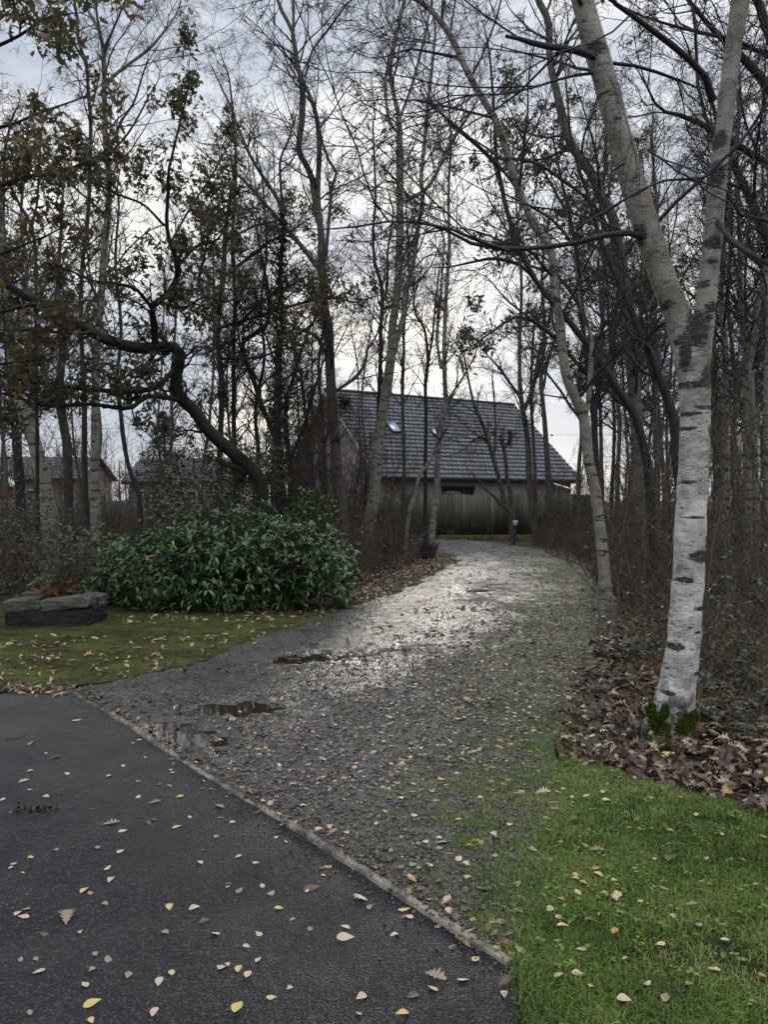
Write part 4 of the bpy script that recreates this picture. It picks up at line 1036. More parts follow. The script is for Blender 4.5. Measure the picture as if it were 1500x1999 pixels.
# the crooked oak and the boughs of its neighbours
t('crooked oak leaning left, with an elbow bend over the big green bush', 12.5,
  ['518,1120,30 516,1022,27 512,960,27 504,930,27 488,912,27 452,882,28 408,842,28 376,798,28 350,776,30 343,742,26 348,712,25 351,692,24 332,678,24 280,682,24 240,676,23 204,664,21 168,645,20 129,621,19 90,597,18 63,588,17 39,576,16 15,561,16 -8,540,15',
   '303,675,15 300,624,14 297,600,13 324,576,12 342,549,12 348,516,11 333,480,9 324,435,8 327,375,7 327,333,6 343,267,5 360,200,4 367,160,3@-1.5', '298,604,9 279,579,8 258,561,8 210,552,7 180,549,6 140,530,4@-1.5', '345,716,11 332,730,11 300,758,11 240,764,10 188,762,9 120,754,8 40,742,7 -10,732,6@-1.6', '348,780,11 340,778,11 288,774,10 256,796,9 220,795,9 180,788,8 120,792,7 80,790,7 24,770,6 -10,764,5@-2.2', '500,925,14 470,914,13 445,908,12 424,896,9!',
   '80,592,10 45,597,10 0,609,9 -30,612,8@-1', '175,648,8 162,651,7 120,650,7 60,645,6 0,645,5@-1.8', '320,440,6 280,400,5 230,380,5 190,360,4@-2', '346,520,7 385,480,6 420,470,5 440,440,4@-1', '335,470,6 375,400,5 410,350,5 440,300,4@1', '310,590,7 360,600,6 400,580,5 440,590,4@-1.5', '330,690,7 300,705,6 262,720,5 240,740,4@-1'],
  n1=100, zmin=1.4, bark='oak', style='oak', dens=0.85, l1=0.8, sides=20, lump=0.075, name='oak_tree', tintr=(0, .85), leaf='oakleaf', leafn=9000, leafsize=0.115, ext=2)
t('oak whose leafy boughs reach in from beyond the left edge', 7.5,
  ['-420,1250,60 -400,900,56 -380,600,50 -360,300,40 -350,0,30', '-380,470,26 -250,400,18 -120,375,13 0,365,9 50,347,8 110,340,7 165,318,5 200,300,4@1.2', '-370,300,22 -200,200,16 -80,120,10 20,70,7 80,30,5 130,20,3@-1.5', '-380,620,24 -250,560,16 -120,520,10 -20,500,7 60,470,5@0.6', '-370,420,20 -220,300,14 -100,260,9 0,250,7 80,220,5 160,190,3@2', '-385,700,20 -260,720,12 -120,720,8 0,710,6 70,700,4@1'],
  n1=64, zmin=2.2, bark='oak', style='oak', dens=0.8, l1=0.85, name='oak_tree', leaf='oakleaf', leafn=3600, leafsize=0.115, tintr=(0.2, 1))
t('leafy young oak behind the slanting stems, half hidden by the curved grey trunk', 14.5,
  ['1170,1120,16 1165,950,15 1160,820,14 1150,740,13 1140,660,12 1130,560,11 1120,470,9 1100,380,7 1080,300,5', '1150,735,9 1110,690,8 1060,640,7 1010,620,6 960,650,5 920,680,3@-1.5', '1135,600,8 1090,540,7 1040,520,6 1000,500,4@1', '1122,480,7 1080,430,6 1030,400,5 990,380,4@-1', '1110,420,6 1060,330,5 1020,270,4 1000,220,3@1', '1135,580,8 1180,520,6 1230,470,5@1', '1145,690,8 1190,640,6 1230,600,5@-1', '1120,470,6 1150,400,5 1190,360,4@0.5'],
  n1=64, zmin=3.2, bark='dark', style='oak', dens=0.9, l1=1.0, name='oak_tree', leaf='oakleaf', leafn=5600, leafsize=0.115, tintr=(0, .85))
t('rusty-leaved oak at the middle left, behind the crooked one', 17.5,
  ['430,1080,14 428,900,13 432,760,13 424,640,12 436,540,11 440,450,9 450,380,7', '430,680,8 470,630,7 510,590,6 560,560,5@0.8', '428,610,8 390,560,7 400,500,5@-1', '436,540,8 490,500,7 530,470,6 570,450,4@-1', '432,700,7 480,700,6 530,690,5 600,640,4@-1', '440,470,6 500,440,5 540,430,4@1', '430,640,7 560,600,6 640,580,5 690,590,4@1.5'],
  n1=64, zmin=3, bark='dark', style='oak', dens=0.9, l1=1.1, name='oak_tree', leaf='oakleaf', leafn=5200, leafsize=0.115, tintr=(0.15, 1))
# far woodland: countable stems on the right and left, then the mass behind them
for x, D in ((575, 22.5), (592, 25), (618, 21.5), (640, 24.5), (700, 23), (690, 26)):
    yb = 975 + 1.55 * F / D; xs = x + np.cumsum(np.concatenate([[0], rng.normal(0, 7, 6)])); ys = np.linspace(yb, 975 - 7.5 * F / D, 7); w_ = .10 * F / D
    t('thin bare stem in the brush screening the house gable', D, [' '.join(f'{a:.1f},{b_:.1f},{c:.1f}' for a, b_, c in zip(xs, ys, w_ * np.linspace(1, .2, 7)))], n1=22, zmin=1.2, dens=0.75, l1=1.3, sides=8, bark='birch_dull', group='thin stems screening the house gable', name='bare_tree')
k = 0
for D, x in [(rng.uniform(16, 34), rng.uniform(1180, 1640)) for _ in range(22)] + [(rng.uniform(26, 40), rng.uniform(-150, 560)) for _ in range(12)]:
    b = g(750, 975 + H * F / D)
    yb = 975 + 1.55 * F / D
    w_ = rng.uniform(.12, .22) * F / D
    xs = x + np.cumsum(np.concatenate([[0], rng.normal(0, 9, 6)]))
    ys = np.linspace(yb, 975 - rng.uniform(9, 12) * F / D, 7)
    side = 'right' if x > 900 else 'left'
    t('slim bare tree lost among others deep in the right-hand wood' if side == 'right' else 'slim bare tree standing in front of the bungalows on the left', D,
      [' '.join(f'{a:.1f},{b_:.1f},{c:.1f}' for a, b_, c in zip(xs, ys, w_ * np.linspace(1, .2, 7)))], n1=22, zmin=3.5, dens=0.72, l1=2.3, sides=8,
      bark='birch_dull' if rng.uniform() < .6 else 'dark', group='slim trees deep in the right-hand wood' if side == 'right' else 'slim trees before the bungalows', name='bare_tree', thick=1.3)
a = Acc()
n = 420
Y = rng.uniform(36, 95, n); X = rng.uniform(-0.75, 0.95, n) * Y
ok = (X / Y > 0.30) | ((Y > 62) & (X / Y < -.0)) | (Y > 75)
S = np.column_stack([X, Y, np.zeros(n)])[ok]; n = len(S)
Ls = rng.uniform(7, 11, n) * np.where(S[:, 0] / S[:, 1] > .28, 1.1, .7)
P0, R0 = grow(S, np.tile([0, 0, 1.], (n, 1)) + rng.normal(0, .06, (n, 3)), Ls, rng.uniform(.07, .14, n), 8, .05, .05)
tube(a, P0, R0, 5)
P1, R1 = grow(*sprout(P0, R0, 12, 45, .28, .5, .25, rmin=.012), 6, .15, .03); tube(a, P1, R1, 3)
P2, R2 = grow(*sprout(P1, R1, 7, 42, .45, .6, .1, rmin=.009), 4, .2, -.02); tube(a, P2, R2, 3)
tag(a.build('distant_wood', MAT['twig_brown']), kind='stuff')
# ================================================================ house behind the fence
m = M('buff_brick', 0.9, 0.15)
bt = m.n('ShaderNodeTexBrick'); m.l(m.map(1.0), bt.inputs['Vector'])
mp = [l.from_node for l in m.t.links if l.to_socket == bt.inputs['Vector']][0]
mp.inputs['Rotation'].default_value = (PI / 2, 0, 0)
bt.inputs['Scale'].default_value = 1.0; bt.inputs['Brick Width'].default_value = .225; bt.inputs['Row Height'].default_value = .075; bt.inputs['Mortar Size'].default_value = .008
bt.inputs['Color1'].default_value = (.31, .27, .235, 1); bt.inputs['Color2'].default_value = (.25, .215, .185, 1); bt.inputs['Mortar'].default_value = (.29, .27, .24, 1)
m.col(m.mix(m.math('MULTIPLY', m.noise(1.3, 4), .5), bt.outputs[0], (.19, .16, .135))); MAT['brick'] = m.m
m = M('concrete_roof_tile', 0.42, 0.5)
m.col(m.mix(m.step(m.noise(2.5, 5), .5, .7), m.ramp(m.attr(), [(0, (.035, .036, .04)), (1, (.095, .096, .104))]), (.075, .072, .055))); m.bump(m.noise(30, 4), .3, .01)
MAT['tile'] = m.m
m = M('dark_fascia', .7, .3); m.col((.02, .018, .018)); MAT['fascia'] = m.m
m = M('pale_bargeboard', .6, .3); m.col((.30, .29, .28)); MAT['barge'] = m.m
m = M('window_glass', .05, .6); m.col((.02, .022, .026)); MAT['glass'] = m.m
m = M('roof_window_glass', .06, .8); m.col((.30, .36, .42)); m.b.inputs['Metallic'].default_value = .8; MAT['skyglass'] = m.m
m = M('brown_frame', .6, .3); m.col((.06, .04, .03)); MAT['frame'] = m.m
m = M('old_white_paint', .8, .2); m.col(m.ramp(m.noise(60, 4), [(.35, (.16, .16, .15)), (.65, (.50, .51, .51))])); MAT['paint'] = m.m
m = M('white_panel', .5, .4); m.col((.78, .78, .78)); MAT['white'] = m.m


def tiled_roof(acc, o, u, v, nrm_, Lu, Lv, gauge=.345, wid=.30, tw=.03):
    """o corner at the eave, u along the eave, v up the slope"""
    rows = int(Lv / gauge); cols = int(Lu / wid)
    gauge = Lv / rows; wid = Lu / cols
    for r in range(rows):
        off = 0.5 * (r % 2)
        for c in range(cols + (1 if off else 0)):
            u0 = max(0, (c - off) * wid + .008); u1 = min(Lu, (c + 1 - off) * wid - .008)
            h = rng.normal(0, .002)
            V = []
            for (a, b, hh) in ((u0, r * gauge - .03, tw), (u1, r * gauge - .03, tw + .012), (u1, (r + 1) * gauge, .010), (u0, (r + 1) * gauge, 0)):
                V.append(o + u * a + v * b + nrm_ * (hh + h + .02))
            for (a, b) in ((u0, r * gauge - .03), (u1, r * gauge - .03), (u1, (r + 1) * gauge), (u0, (r + 1) * gauge)):
                V.append(o + u * a + v * b - nrm_ * .005)
            acc.add(np.array(V), [[0, 1, 2, 3], [4, 5, 1, 0], [5, 6, 2, 1], [7, 4, 0, 3], [6, 7, 3, 2]], np.clip(rng.normal(.5, .25), 0, 1))


hu = np.array([.863, .505, 0]); hv = np.array([-.505, .863, 0]); up_ = np.array([0, 0, 1.])
hL, hd, he, hr = 13.4, 6.0, 2.62, 7.55
h0 = np.array([-.25, 37.0, 0])
house = empty('brick_house', tuple(h0 + hu * hL / 2), 'brick house with a steep grey tiled roof behind the plank fence', 'house')
a = Acc()
ins = .45
w0, w1 = h0 + hu * ins + hv * ins, h0 + hu * (hL - ins) + hv * ins
w2, w3 = w1 + hv * (2 * hd - 2 * ins), w0 + hv * (2 * hd - 2 * ins)
zt = he + ins * (hr - he) / hd - .12
V = [w0, w1, w2, w3, w0 + up_ * zt, w1 + up_ * zt, w2 + up_ * zt, w3 + up_ * zt, w0 + hv * (hd - ins) + up_ * (hr - .12), w1 + hv * (hd - ins) + up_ * (hr - .12)]
a.add(np.array(V), [[0, 1, 5, 4], [2, 3, 7, 6], [3, 0, 4, 7], [1, 2, 6, 5]]); a.add(np.array(V), [[4, 8, 7], [5, 6, 9]])
a.build('wall', MAT['brick'], house)
a = Acc()
sl = np.array([0, 0, 0]) + hv * hd + up_ * (hr - he); Ls_ = np.linalg.norm(sl); sv = sl / Ls_
nn = np.cross(hu, sv); nn = nn if nn[2] > 0 else -nn
tiled_roof(a, h0 + up_ * he, hu, sv, nn, hL, Ls_, .36, .30, .05)
b0 = h0 + hv * 2 * hd + up_ * he
sv2 = (h0 + hv * hd + up_ * hr - b0); sv2 = sv2 / np.linalg.norm(sv2); n2 = np.cross(hu, sv2); n2 = n2 if n2[2] > 0 else -n2
a.add(np.array([b0, b0 + hu * hL, b0 + hu * hL + sv2 * Ls_, b0 + sv2 * Ls_]) + n2 * .02, [[0, 1, 2, 3]])
roof = a.build('roof', MAT['tile'], house)
a = Acc()
for i in range(30):
    c = h0 + hv * hd + up_ * (hr + .04) + hu * (i + .5) * hL / 30
    a.box(c, (hL / 30 - .015, .26, .12), math.atan2(hu[1], hu[0]), tint=rng.uniform(.2, .8))
a.build('ridge', MAT['tile'], roof)
a = Acc(); rz = math.atan2(hu[1], hu[0])
a.box(h0 + hu * hL / 2 + hv * .03 + up_ * (he - .07), (hL - .1, .05, .2), rz); a.box(h0 + hu * hL / 2 + hv * .24 + up_ * (he - .10), (hL - .1, .36, .03), rz)
a.build('fascia', MAT['fascia'], house)
a = Acc()
def barge(off):
    p = h0 + hu * off + up_ * (he - .08); q = p + sl
    d = q - p; ang_ = math.atan2(d[2], np.hypot(d[0], d[1]))
    e1 = np.array([p, q, q + up_ * -.2, p + up_ * -.2]); e2 = e1 + hu * .05
    a.add(np.vstack([e1, e2]), [[0, 1, 2, 3], [7, 6, 5, 4], [3, 2, 6, 7], [0, 4, 5, 1]])
barge(-.02)
p = h0 + hu * -.02 + hv * 2 * hd + up_ * (he - .08); q = h0 + hu * -.02 + hv * hd + up_ * (hr - .08)
e1 = np.array([p, q, q - up_ * .2, p - up_ * .2]); a.add(np.vstack([e1, e1 + hu * .05]), [[0, 1, 2, 3], [7, 6, 5, 4], [3, 2, 6, 7], [0, 4, 5, 1]])
a.build('bargeboard', MAT['barge'], house)
# window under the eave, roof windows, vent
def win(cx, w_, z0, z1):
    a = Acc(); c = w0 + hu * cx - hv * .01
    for (du, dz, su, sz) in ((0, z1 - .04, w_, .08), (0, z0 + .04, w_, .08), (-w_ / 2 + .04, (z0 + z1) / 2, .08, z1 - z0), (w_ / 2 - .04, (z0 + z1) / 2, .08, z1 - z0), (w_ * .18, (z0 + z1) / 2, .07, z1 - z0)):
        a.box(c + hu * du + up_ * dz, (su, .07, sz), rz)
    f = a.build('window', MAT['frame'], house)
    b = Acc(); b.box(c + up_ * (z0 + z1) / 2 + hv * .008, (w_ - .1, .03, z1 - z0 - .1), rz); b.build('pane', MAT['glass'], f)
win(4.55, 2.1, 1.25, 2.25)
for (px, py, w_, l_) in ((768, 838, .62, .95), (850, 848, .45, .6)):
    # where the photo shows it on the slope
    d = ray(px, py); t_ = ((h0 + up_ * he - np.array([0, 0, H])) @ nn) / (d @ nn); c = np.array([0, 0, H]) + d * t_ + nn * .09
    M3 = np.stack([hu, sv, nn], 1)
    a = Acc(); V = np.array([[x, y, z] for x in (-1, 1) for y in (-1, 1) for z in (-1, 1)]) * np.array([w_ / 2, l_ / 2, .07])
    FB = [[0, 1, 3, 2], [4, 6, 7, 5], [0, 4, 5, 1], [2, 3, 7, 6], [0, 2, 6, 4], [1, 5, 7, 3]]
    a.add(V @ M3.T + c, FB); f = a.build('roof_window', MAT['fascia'], house)
    b = Acc(); V2 = V * np.array([.8, .86, 1]) ; b.add(V2 @ M3.T + c + nn * .012, FB); b.build('pane', MAT['skyglass'], f)
d = ray(996, 872); t_ = ((h0 + up_ * he - np.array([0, 0, H])) @ nn) / (d @ nn); c = np.array([0, 0, H]) + d * t_
a = Acc(); tube(a, np.array([c - up_ * .3, c + up_ * .85]), np.array([.11, .11]), 10); tube(a, np.array([c + up_ * .8, c + up_ * .95]), np.array([.16, .15]), 10); a.add([c + up_ * .95 + np.array([.15 * math.cos(q), .15 * math.sin(q), 0]) for q in np.linspace(0, 6.28, 10, endpoint=False)], [list(range(10))])
a.build('vent_pipe', MAT['fascia'], house)
# chimney-like pale gable parapet strip at the left ridge end
a = Acc(); c = h0 + hv * hd + hu * .16 + up_ * (hr - .45); a.box(c, (.14, .5, 1.1), rz); a.build('gable_cap', MAT['barge'], house)

# ================================================================ plank fence
m = M('fence_plank', .85, .2)
c = m.ramp(m.attr(), [(0, (.050, .046, .032)), (1, (.105, .098, .070))])
c = m.mix(m.math('MULTIPLY', m.step(m.noise((3, 3, 1.0), 5), .45, .7), .6), c, (.045, .052, .028)); m.col(c); m.bump(m.noise((40, 40, 3), 4), .4, .006); MAT['plank'] = m.m
FY = 32.0


def fence(name, label, x0, y0, x1, y1, h, step, mat):
    d = np.array([x1 - x0, y1 - y0]); L = np.linalg.norm(d); d /= L; rz = math.atan2(d[1], d[0])
    r = empty(name, ((x0 + x1) / 2, (y0 + y1) / 2, 0), label, 'fence')
    a = Acc(); nb = int(L / step); nx = np.array([d[1], -d[0]])
    for i in range(nb):
        s = (i + .5) * step
        c = np.array([x0, y0]) + d * s + nx * (.012 if i % 2 else -.008)
        hh = h + rng.normal(0, .012)
        a.box((c[0], c[1], hh / 2 + .03), (step + (.02 if i % 2 else -.012), .018, hh - .06), rz + rng.normal(0, .01), tint=rng.uniform(0, 1))
    a.build('boards', MAT[mat], r)
    a = Acc()
    for z in (.35, h - .3): 
        c = np.array([x0, y0]) + d * L / 2 - nx * .05; a.box((c[0], c[1], z), (L, .05, .09), rz)
    a.build('rails', MAT[mat], r)
    for i in range(int(L / 2.4) + 1):
        c = np.array([x0, y0]) + d * min(i * 2.4 + .05, L - .05) - nx * .13
        a = Acc(); a.box((c[0], c[1], h / 2), (.1, .1, h + .06), rz); a.build('post', MAT[mat], r)
    return r


fx0, fx1 = at(742, 1000, FY)[0], at(1190, 1000, FY)[0]
fence('plank_fence', 'tall weathered plank fence of vertical boards in front of the brick house', fx0, FY, fx1, FY + .4, 1.76, .15, 'plank')
m = M('grey_fence', .85, .2); m.col(m.ramp(m.attr(), [(0, (.07, .07, .068)), (1, (.16, .155, .15))])); MAT['greyfence'] = m.m
fence('plank_fence', 'low grey plank fence in front of the bungalows on the left', -22, 35, -5.2, 33.5, 1.5, .16, 'greyfence')

# ================================================================ bungalows, red shed, white canopy
def bungalow(label, pxl, pxr, D, ev, rd, depth, ang_, pale):
    L = (pxr - pxl) / F * D
    c0 = np.array([at(pxl, 1000, D)[0], D, 0]); u = np.array([math.cos(ang_), math.sin(ang_), 0]); v = np.array([-u[1], u[0], 0])
    r = empty('bungalow', tuple(c0 + u * L / 2), label, 'house')
    a = Acc(); q = .35
    W = [c0 + u * q + v * q, c0 + u * (L - q) + v * q, c0 + u * (L - q) + v * (2 * depth - q), c0 + u * q + v * (2 * depth - q)]
    a.add(np.array(W + [p + up_ * (ev + .05) for p in W]), [[0, 1, 5, 4], [1, 2, 6, 5], [2, 3, 7, 6], [3, 0, 4, 7]])
    rdg = [c0 + v * depth + up_ * (rd - .06), c0 + u * L + v * depth + up_ * (rd - .06)]
    a.add(np.array([W[0] + up_ * (ev + .05), rdg[0] + u * q, W[3] + up_ * (ev + .05)]), [[0, 1, 2]]); a.add(np.array([W[1] + up_ * (ev + .05), W[2] + up_ * (ev + .05), rdg[1] - u * q]), [[0, 1, 2]])
    a.build('wall', MAT['brick'], r)
    a = Acc(); s_ = v * depth + up_ * (rd - ev); ls = np.linalg.norm(s_); s_ /= ls; n_ = np.cross(u, s_)
    tiled_roof(a, c0 + up_ * ev, u, s_, n_, L, ls, .4, .33, .045)
    e0 = c0 + v * 2 * depth + up_ * ev; a.add(np.array([e0, e0 + u * L, c0 + u * L + v * depth + up_ * rd, c0 + v * depth + up_ * rd]), [[0, 1, 2, 3]])
    a.build('roof', MAT['tile'], r)
    a = Acc(); a.box(c0 + u * L / 2 + v * .02 + up_ * (ev - .08), (L, .05, .2), ang_); a.build('fascia', MAT['fascia'], r)
    rz = ang_
    for k in (.25, .62):
        a = Acc(); c = W[0] + u * (L - 2 * q) * k - v * .01
        for (du, dz, su, sz) in ((0, 2.1, 1.5, .08), (0, 1.0, 1.5, .08), (-.71, 1.55, .08, 1.1), (.71, 1.55, .08, 1.1), (0, 1.55, .07, 1.1)): a.box(c + u * du + up_ * dz, (su, .07, sz), rz)
        f = a.build('window', MAT['white'], r); b = Acc(); b.box(c + up_ * 1.55 + v * .01, (1.4, .03, 1.0), rz); b.build('pane', MAT['glass'], f)
    return r


bungalow('low bungalow with a tiled roof behind the leaning left birch', -120, 152, 44, 2.75, 4.2, 3.6, .03, 0)
bungalow('second bungalow roof seen between the oak and the pale left birch', 236, 440, 47, 2.65, 4.25, 3.4, -.04, 0)
m = M('red_boards', .7, .2); m.col((.32, .03, .03)); MAT['red'] = m.m
c = at(8, 975, 38); c[2] = 0
sh = empty('garden_shed', tuple(c), 'small red shed with a white sloping roof at the far left', 'shed')
a = Acc(); a.add(np.array([[-.45, -.4, 0], [.45, -.4, 0], [.45, .4, 0], [-.45, .4, 0], [-.45, -.4, 2.25], [.45, -.4, 2.25], [.45, .4, 2.25], [-.45, .4, 2.25], [0, -.4, 2.6], [0, .4, 2.6]]) + c, [[0, 1, 5, 4], [1, 2, 6, 5], [2, 3, 7, 6], [3, 0, 4, 7]])
a.add(np.array([[-.45, -.4, 2.25], [.45, -.4, 2.25], [0, -.4, 2.6], [-.45, .4, 2.25], [.45, .4, 2.25], [0, .4, 2.6]]) + c, [[0, 1, 2], [3, 5, 4]])
a.build('boards', MAT['red'], sh)
a = Acc()
for s in (-1, 1):
    e1 = np.array([[0, -.5, 2.66], [s * .6, -.5, 2.2], [s * .6, .5, 2.2], [0, .5, 2.66]]) + c; a.add(np.vstack([e1, e1 - up_ * .06]), [[0, 1, 2, 3], [7, 6, 5, 4], [0, 4, 5, 1], [1, 5, 6, 2], [2, 6, 7, 3]])
a.build('roof', MAT['white'], sh)
c = at(1108, 955, 33.6); c0_ = np.array([c[0], c[1], 0])
cn = empty('lean_to_canopy', tuple(c0_), 'small white sloping canopy showing over the right end of the plank fence', 'canopy')
a = Acc(); e1 = np.array([at(1092, 947.5, 33.8), at(1122, 956.5, 33.8), at(1122, 956.5, 33.8) + np.array([0, 1.1, .14]), at(1092, 947.5, 33.8) + np.array([0, 1.1, .14])]); a.add(np.vstack([e1, e1 - up_ * .04]), [[0, 1, 2, 3], [7, 6, 5, 4], [0, 4, 5, 1], [1, 5, 6, 2], [2, 6, 7, 3], [3, 7, 4, 0]])
a.build('roof_sheet', MAT['white'], cn)
for q in (e1[0], e1[1], e1[2], e1[3]):
    a = Acc(); tube(a, np.array([[q[0], q[1], 0], [q[0], q[1], q[2] - .02]]), np.array([.03, .03]), 8); a.build('post', MAT['fascia'], cn)

# ================================================================ grey post with a notice
c = g(1003, 1062)
m = M('grey_post', .7, .3); m.col(m.ramp(m.noise(12, 4), [(.3, (.03, .033, .035)), (.7, (.065, .068, .07))])); MAT['post'] = m.m
m = M('notice_plate', .5, .4); m.col(m.ramp(m.noise(9, 4), [(.35, (.42, .42, .38)), (.7, (.62, .62, .58))])); MAT['notice'] = m.m
ps = empty('marker_post', (c[0], c[1], 0), 'short dark grey post with a pale notice at the outer bend of the drive', 'post')
a = Acc(); tube(a, np.array([[c[0], c[1], -.02], [c[0] + .01, c[1], .45], [c[0] + .03, c[1], .80]]), np.array([.054, .052, .05]), 14); a.add([[c[0] + .03 + .05 * math.cos(q), c[1] + .05 * math.sin(q), .80] for q in np.linspace(0, 6.28, 14, endpoint=False)], [list(range(14))])
a.build('pole', MAT['post'], ps, smooth=False)
a = Acc(); a.box((c[0] + .06, c[1] - .07, .73), (.15, .022, .19), .08, ry=.06); a.build('notice', MAT['notice'], ps)

# ================================================================ stone planter
m = M('mossy_stone', .9, .2)
cc = m.ramp(m.noise((5, 5, 7), 6, .65), [(.3, (.05, .05, .044)), (.55, (.12, .118, .102)), (.75, (.21, .20, .175))])
m.col(m.mix(m.math('MULTIPLY', m.step(m.noise(4, 5), .42, .62), .7), cc, (.06, .07, .028))); m.bump(m.noise((9, 9, 16), 6, .7), 1, .04); MAT['rock'] = m.m
m = M('dark_stone', .9, .2); m.col(m.ramp(m.noise((4, 4, 12), 6, .65), [(.3, (.012, .013, .014)), (.7, (.05, .052, .05))])); m.bump(m.noise((7, 7, 22), 6, .7), 1, .05); MAT['darkrock'] = m.m


def slab(acc, c, d, ry=0, rz=0, seed=0, n=9):
    """rough-hewn block: a subdivided box with dented faces"""
    V, Fs = [], []
    idx = {}
    def vid(p):
        k = tuple(np.round(p, 4))
        if k not in idx: idx[k] = len(V); V.append(p)
        return idx[k]
    ls = np.linspace(-.5, .5, n)
    for ax in range(3):
        o1, o2 = [(1, 2), (2, 0), (0, 1)][ax]
        for s in (-.5, .5):
            for i in range(n - 1):
                for j in range(n - 1):
                    q = []
                    for (a_, b_) in ((i, j), (i + 1, j), (i + 1, j + 1), (i, j + 1)):
                        p = np.zeros(3); p[ax] = s; p[o1] = ls[a_]; p[o2] = ls[b_]; q.append(vid(p))
                    Fs.append(q if s > 0 else q[::-1])
    V = np.array(V)
    e = np.sort(np.abs(V), 1)[:, 1] > .44
    r = np.random.default_rng(seed)
    V = V * np.array(d)
    V += r.normal(0, .008, V.shape) * np.array([1, 1, .8]) - np.where(e[:, None], np.sign(V) * .012, 0)
    ca, sa = math.cos(ry), math.sin(ry); V = V @ np.array([[ca, 0, -sa], [0, 1, 0], [sa, 0, ca]])
    ca, sa = math.cos(rz), math.sin(rz); V = V @ np.array([[ca, sa, 0], [-sa, ca, 0], [0, 0, 1]])
    acc.add(V + np.array(c), Fs)


c = g(102, 1230)
pl = empty('stone_planter', (c[0], c[1], 0), 'low planter of rough stone slabs standing on the mossy lawn', 'planter')
x0, x1 = at(2, 1000, c[1])[0], at(172, 1000, c[1])[0]; xm = x0 + (x1 - x0) * .43
a = Acc(); slab(a, ((x0 + x1) / 2 + .01, c[1] + .31, .11), (x1 - x0 - .02, .62, .28), 0, 0, 3, 14); a.build('base_stone', MAT['darkrock'], pl)
a = Acc(); slab(a, ((x0 + xm) / 2, c[1] + .12, .29), (xm - x0, .26, .17), -.10, .02, 4); a.build('coping_stone', MAT['rock'], pl)
a = Acc(); slab(a, ((xm + x1) / 2 + .01, c[1] + .11, .315), (x1 - xm - .01, .27, .15), -.12, -.03, 5); a.build('coping_stone', MAT['rock'], pl)
a = Acc(); slab(a, ((x0 + x1) / 2, c[1] + .55, .31), (x1 - x0, .22, .15), 0.02, 0, 6); a.build('coping_stone', MAT['rock'], pl)
a = Acc(); a.box(((x0 + x1) / 2, c[1] + .33, .235), (x1 - x0 - .1, .4, .12)); a.build('soil', MAT['soil'], pl)


def stems(acc, S, n, L, r, spread, wander=.15, pull=0., K=7, twigs=5, tint=(0, 1), sub=True):
    """bare twiggy stems rising from points S"""
    i = rng.integers(0, len(S), n)
    d = np.column_stack([rng.normal(0, spread, (n, 2)), np.ones(n)])
    P1, R1 = grow(S[i], d, L * rng.uniform(.5, 1.2, n), r * rng.uniform(.6, 1.3, n), K, wander, pull)
    tube(acc, P1, R1, 4, tint=rng.uniform(*tint, n))
    if twigs:
        q = sprout(P1, R1, twigs, 40, .42, .6, .2, rmin=r * .4); P2, R2 = grow(*q, 5, wander * 1.3, pull); tube(acc, P2, R2, 3, tint=rng.uniform(*tint, len(P2)))
        if sub:
            q = sprout(P2, R2, 3, 40, .5, .7, .2, rmin=r * .3); P3, R3 = grow(*q, 3, wander * 1.5, pull); tube(acc, P3, R3, 3, tint=rng.uniform(*tint, len(P3))); return P3
        return P2
    return P1


# shrub growing in the planter: bare dark stems and brown fern litter
S = np.column_stack([rng.normal((x0 + x1) / 2 + .05, .07, 12), rng.normal(c[1] + .45, .06, 12), np.full(12, .27)])
r = empty('planter_shrub', ((x0 + x1) / 2, c[1] + .45, .28), 'bare twiggy shrub rising from the stone planter', 'shrub')
a = Acc(); PT = stems(a, S, 30, 1.15, .007, .4, twigs=7); a.build('stems', MAT['brush'], r)
a = Acc(); k = rng.integers(0, len(PT), 900); leaves(a, 'oval', PT[k, -1] + rng.normal(0, .03, (900, 3)), rng.normal(0, 1, (900, 3)), rng.uniform(.025, .055, 900), rng.uniform(0, 1, 900)); a.build('foliage', MAT['shrubleaf'], r)
r = empty('dead_fern', ((x0 + x1) / 2 - .15, c[1] + .4, .28), 'rusty dead fern fronds spilling over the planter stones', 'fern')
a = Acc(); k = 420; P = np.column_stack([rng.uniform(x0 + .3, x1 - .25, k), rng.uniform(c[1] + .12, c[1] + .5, k), .30 + rng.gamma(1.3, .05, k)]); leaves(a, 'lance', P, np.column_stack([rng.normal(0, 1, (k, 2)), rng.normal(0, .5, k)]), rng.uniform(.06, .14, k), rng.uniform(0, .8, k)); a.build('fronds', MAT['beechleaf'], r)

# ================================================================ bushes
def whorls(acc, C, dirs, nl, size, tint, mat=0):
    """rosettes of long leaves"""
    n = len(C)
    for j in range(nl):
        az = rng.uniform(0, 2 * PI, n)
        d = nrm(dirs); q = nrm(np.cross(d, rng.normal(0, 1, d.shape))); p = np.cross(d, q)
        el = rng.uniform(-.25, .55, n)
        dd = (q * np.cos(az)[:, None] + p * np.sin(az)[:, None]) * np.cos(el)[:, None] + d * np.sin(el)[:, None]
        s = size * rng.uniform(.7, 1.2, n)
        leaves(acc, 'lance', C + dd * s[:, None] * .5, dd, s, np.clip(tint + rng.normal(0, .1, n), 0, 1), rng.normal(0, .35, n))


